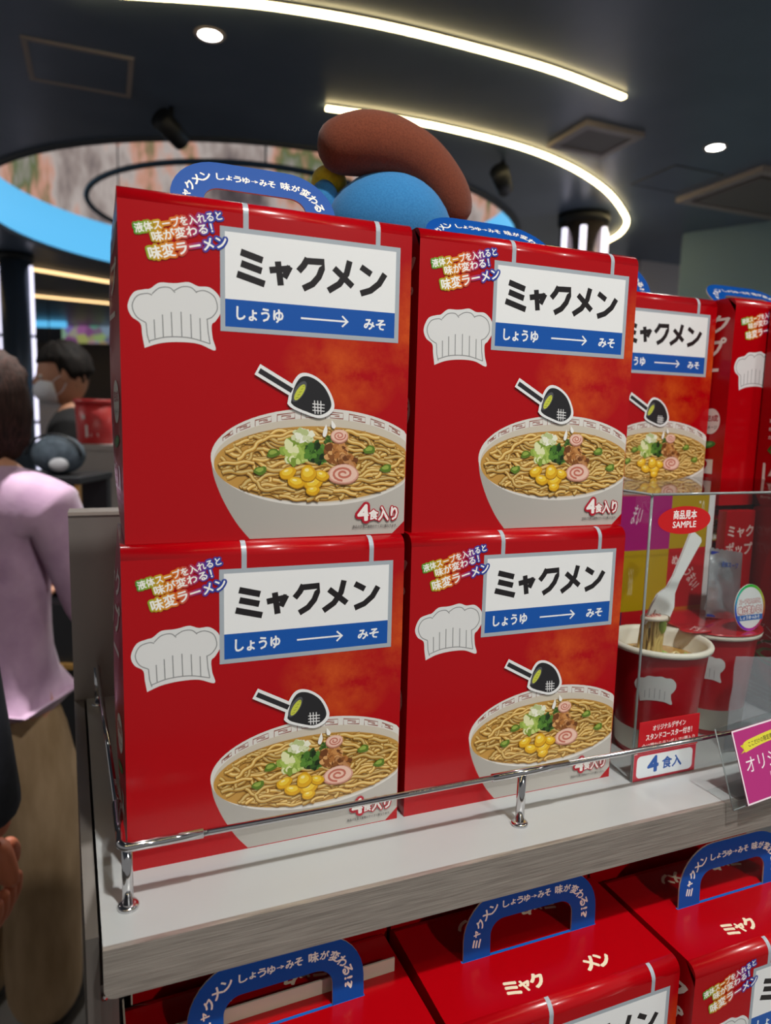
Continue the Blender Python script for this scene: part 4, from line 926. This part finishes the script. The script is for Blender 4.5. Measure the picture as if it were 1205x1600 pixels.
# dark counter with gold frame and niche
cp = at_d(66, 745, 1.9); top = cp.z-ZF
o = thing('counter', (cp.x, cp.y, ZF), 'dark display counter with thin gold frame and open niche', 'counter', None, -YAW)
bm = bmesh.new(); box(bm, (-.16, .02, 0), (.095, .23, top-.36)); box(bm, (-.16, .20, top-.36), (.095, .23, top-.02)); box(bm, (-.16, .02, top-.36), (-.15, .20, top-.02)); bm_obj('carcass', bm, 'black_metal', o)
bm = bmesh.new(); box(bm, (-.165, .0, top-.02), (.10, .235, top), .003); bm_obj('top', bm, 'black_metal', o)
for x in (-.165, .085):
    bm = bmesh.new(); box(bm, (x, .004, 0), (x+.012, .02, top-.02)); bm_obj('frame_post', bm, 'gold', o)
for z in (.16, .64):
    bm = bmesh.new(); box(bm, (-.153, .004, z), (.085, .02, z+.014)); bm_obj('frame_rail', bm, 'gold', o)
Mx = o.location; 
def loc_on(o_, x, y, z): return Vector((o_.location.x+x*math.cos(YAW)+y*math.sin(YAW), o_.location.y-x*math.sin(YAW)+y*math.cos(YAW), o_.location.z+z))
q = loc_on(o, .02, .12, top-.36)
b_ = thing('tote_bag', q, 'red cloth bag with grey strap inside the counter niche', 'bag', None, -YAW)
bm = bmesh.new(); blobm(bm, (0, 0, .075), (.085, .05, .075), 20, lambda v: Vector((v.x*(1-.15*v.z), v.y, max(v.z, -.98)))); bm_obj('bag_body', bm, 'red_cloth', b_)
bm = bmesh.new(); tube(bm, smooth_pts([(-.01, -.048, .05), (0, -.05, .12), (.035, -.045, .145), (.06, -.03, .13)], 5), .008, 8); bm_obj('strap', bm, 'grey_strap', b_)
q = loc_on(o, .0, .10, top)
b_ = thing('backpack', q, 'dark blue grey rounded bag with pale patch on the counter top', 'bag', None, -YAW)
bm = bmesh.new(); blobm(bm, (0, 0, .055), (.075, .05, .056), 24, lambda v: Vector((v.x, v.y, max(v.z, -.97)))); bm_obj('bag_body', bm, 'bag_cloth', b_)
bm = bmesh.new(); blobm(bm, (.02, -.044, .03), (.028, .012, .02), 14); bm_obj('patch', bm, 'patch', b_)
bm = bmesh.new(); tube(bm, [(.077*math.cos(t*PI/12), -.03, .055+.058*math.sin(t*PI/12)) for t in range(13)], .004, 8); bm_obj('piping', bm, 'black_metal', b_)
# far end of the shop
p = at_d(75, 660, 9.0)
o = thing('service_counter', (p.x, p.y, ZF), 'pale service counter at the far end of the shop', 'counter', None, -YAW)
bm = bmesh.new(); box(bm, (-.5, 0, 0), (.8, .6, p.z-ZF+.25), .01); bm_obj('body', bm, 'pale_wall', o); bm = bmesh.new(); box(bm, (-.52, -.02, p.z-ZF+.25), (.82, .62, p.z-ZF+.29)); bm_obj('worktop', bm, 'white_lam', o)
p = at_d(60, 572, 9.6)
o = thing('wall_monitor', (p.x, p.y, p.z-.16), 'dark monitor on a stand beyond the pale service counter', 'monitor', None, -YAW)
bm = bmesh.new(); box(bm, (-.25, 0, 0), (.25, .05, .34), .01); bm_obj('screen', bm, 'black_metal', o); bm = bmesh.new(); box(bm, (-.03, .01, -(p.z-.16-ZF)), (.03, .04, 0)); bm_obj('stand', bm, 'black_metal', o)
p = at_d(79, 583, 8.8)
o = thing('pendant_lamp', (p.x, p.y, p.z), 'small glowing warm pendant lamp above the pale service counter', 'lamp')
bm = bmesh.new(); blobm(bm, (0, 0, 0), (.045, .045, .045), 14); bm_obj('bulb', bm, 'bulb', o); bm = bmesh.new(); tube(bm, [(0, 0, .045), (0, 0, ZC-p.z)], .006, 6); bm_obj('cord', bm, 'black_metal', o)
p = at_d(132, 512, 11)
o = thing('wall_banner', (p.x, p.y, p.z), 'colourful blurred banner hanging at the far end', 'banner', None, -YAW)
bm = bmesh.new(); box(bm, (-.36, 0, -.24), (.6, .02, .24)); bm_obj('panel', bm, 'poster', o); bm = bmesh.new()
for x in (-.3, .5): tube(bm, [(x, .01, .24), (x, .01, ZC-p.z)], .006, 6)
bm_obj('cords', bm, 'black_metal', o)
p = at_d(60, 500, 10.5)
o = thing('light_box', (p.x, p.y, p.z), 'glowing light blue sign band hanging beside the colourful banner', 'sign', None, -YAW)
bm = bmesh.new(); box(bm, (-.4, 0, -.1), (.4, .06, .1)); bm_obj('panel', bm, 'cyan_glow', o)
bm = bmesh.new()
for x in (-.3, .3): tube(bm, [(x, .03, .1), (x, .03, ZC-p.z)], .006, 6)
bm_obj('cords', bm, 'black_metal', o)
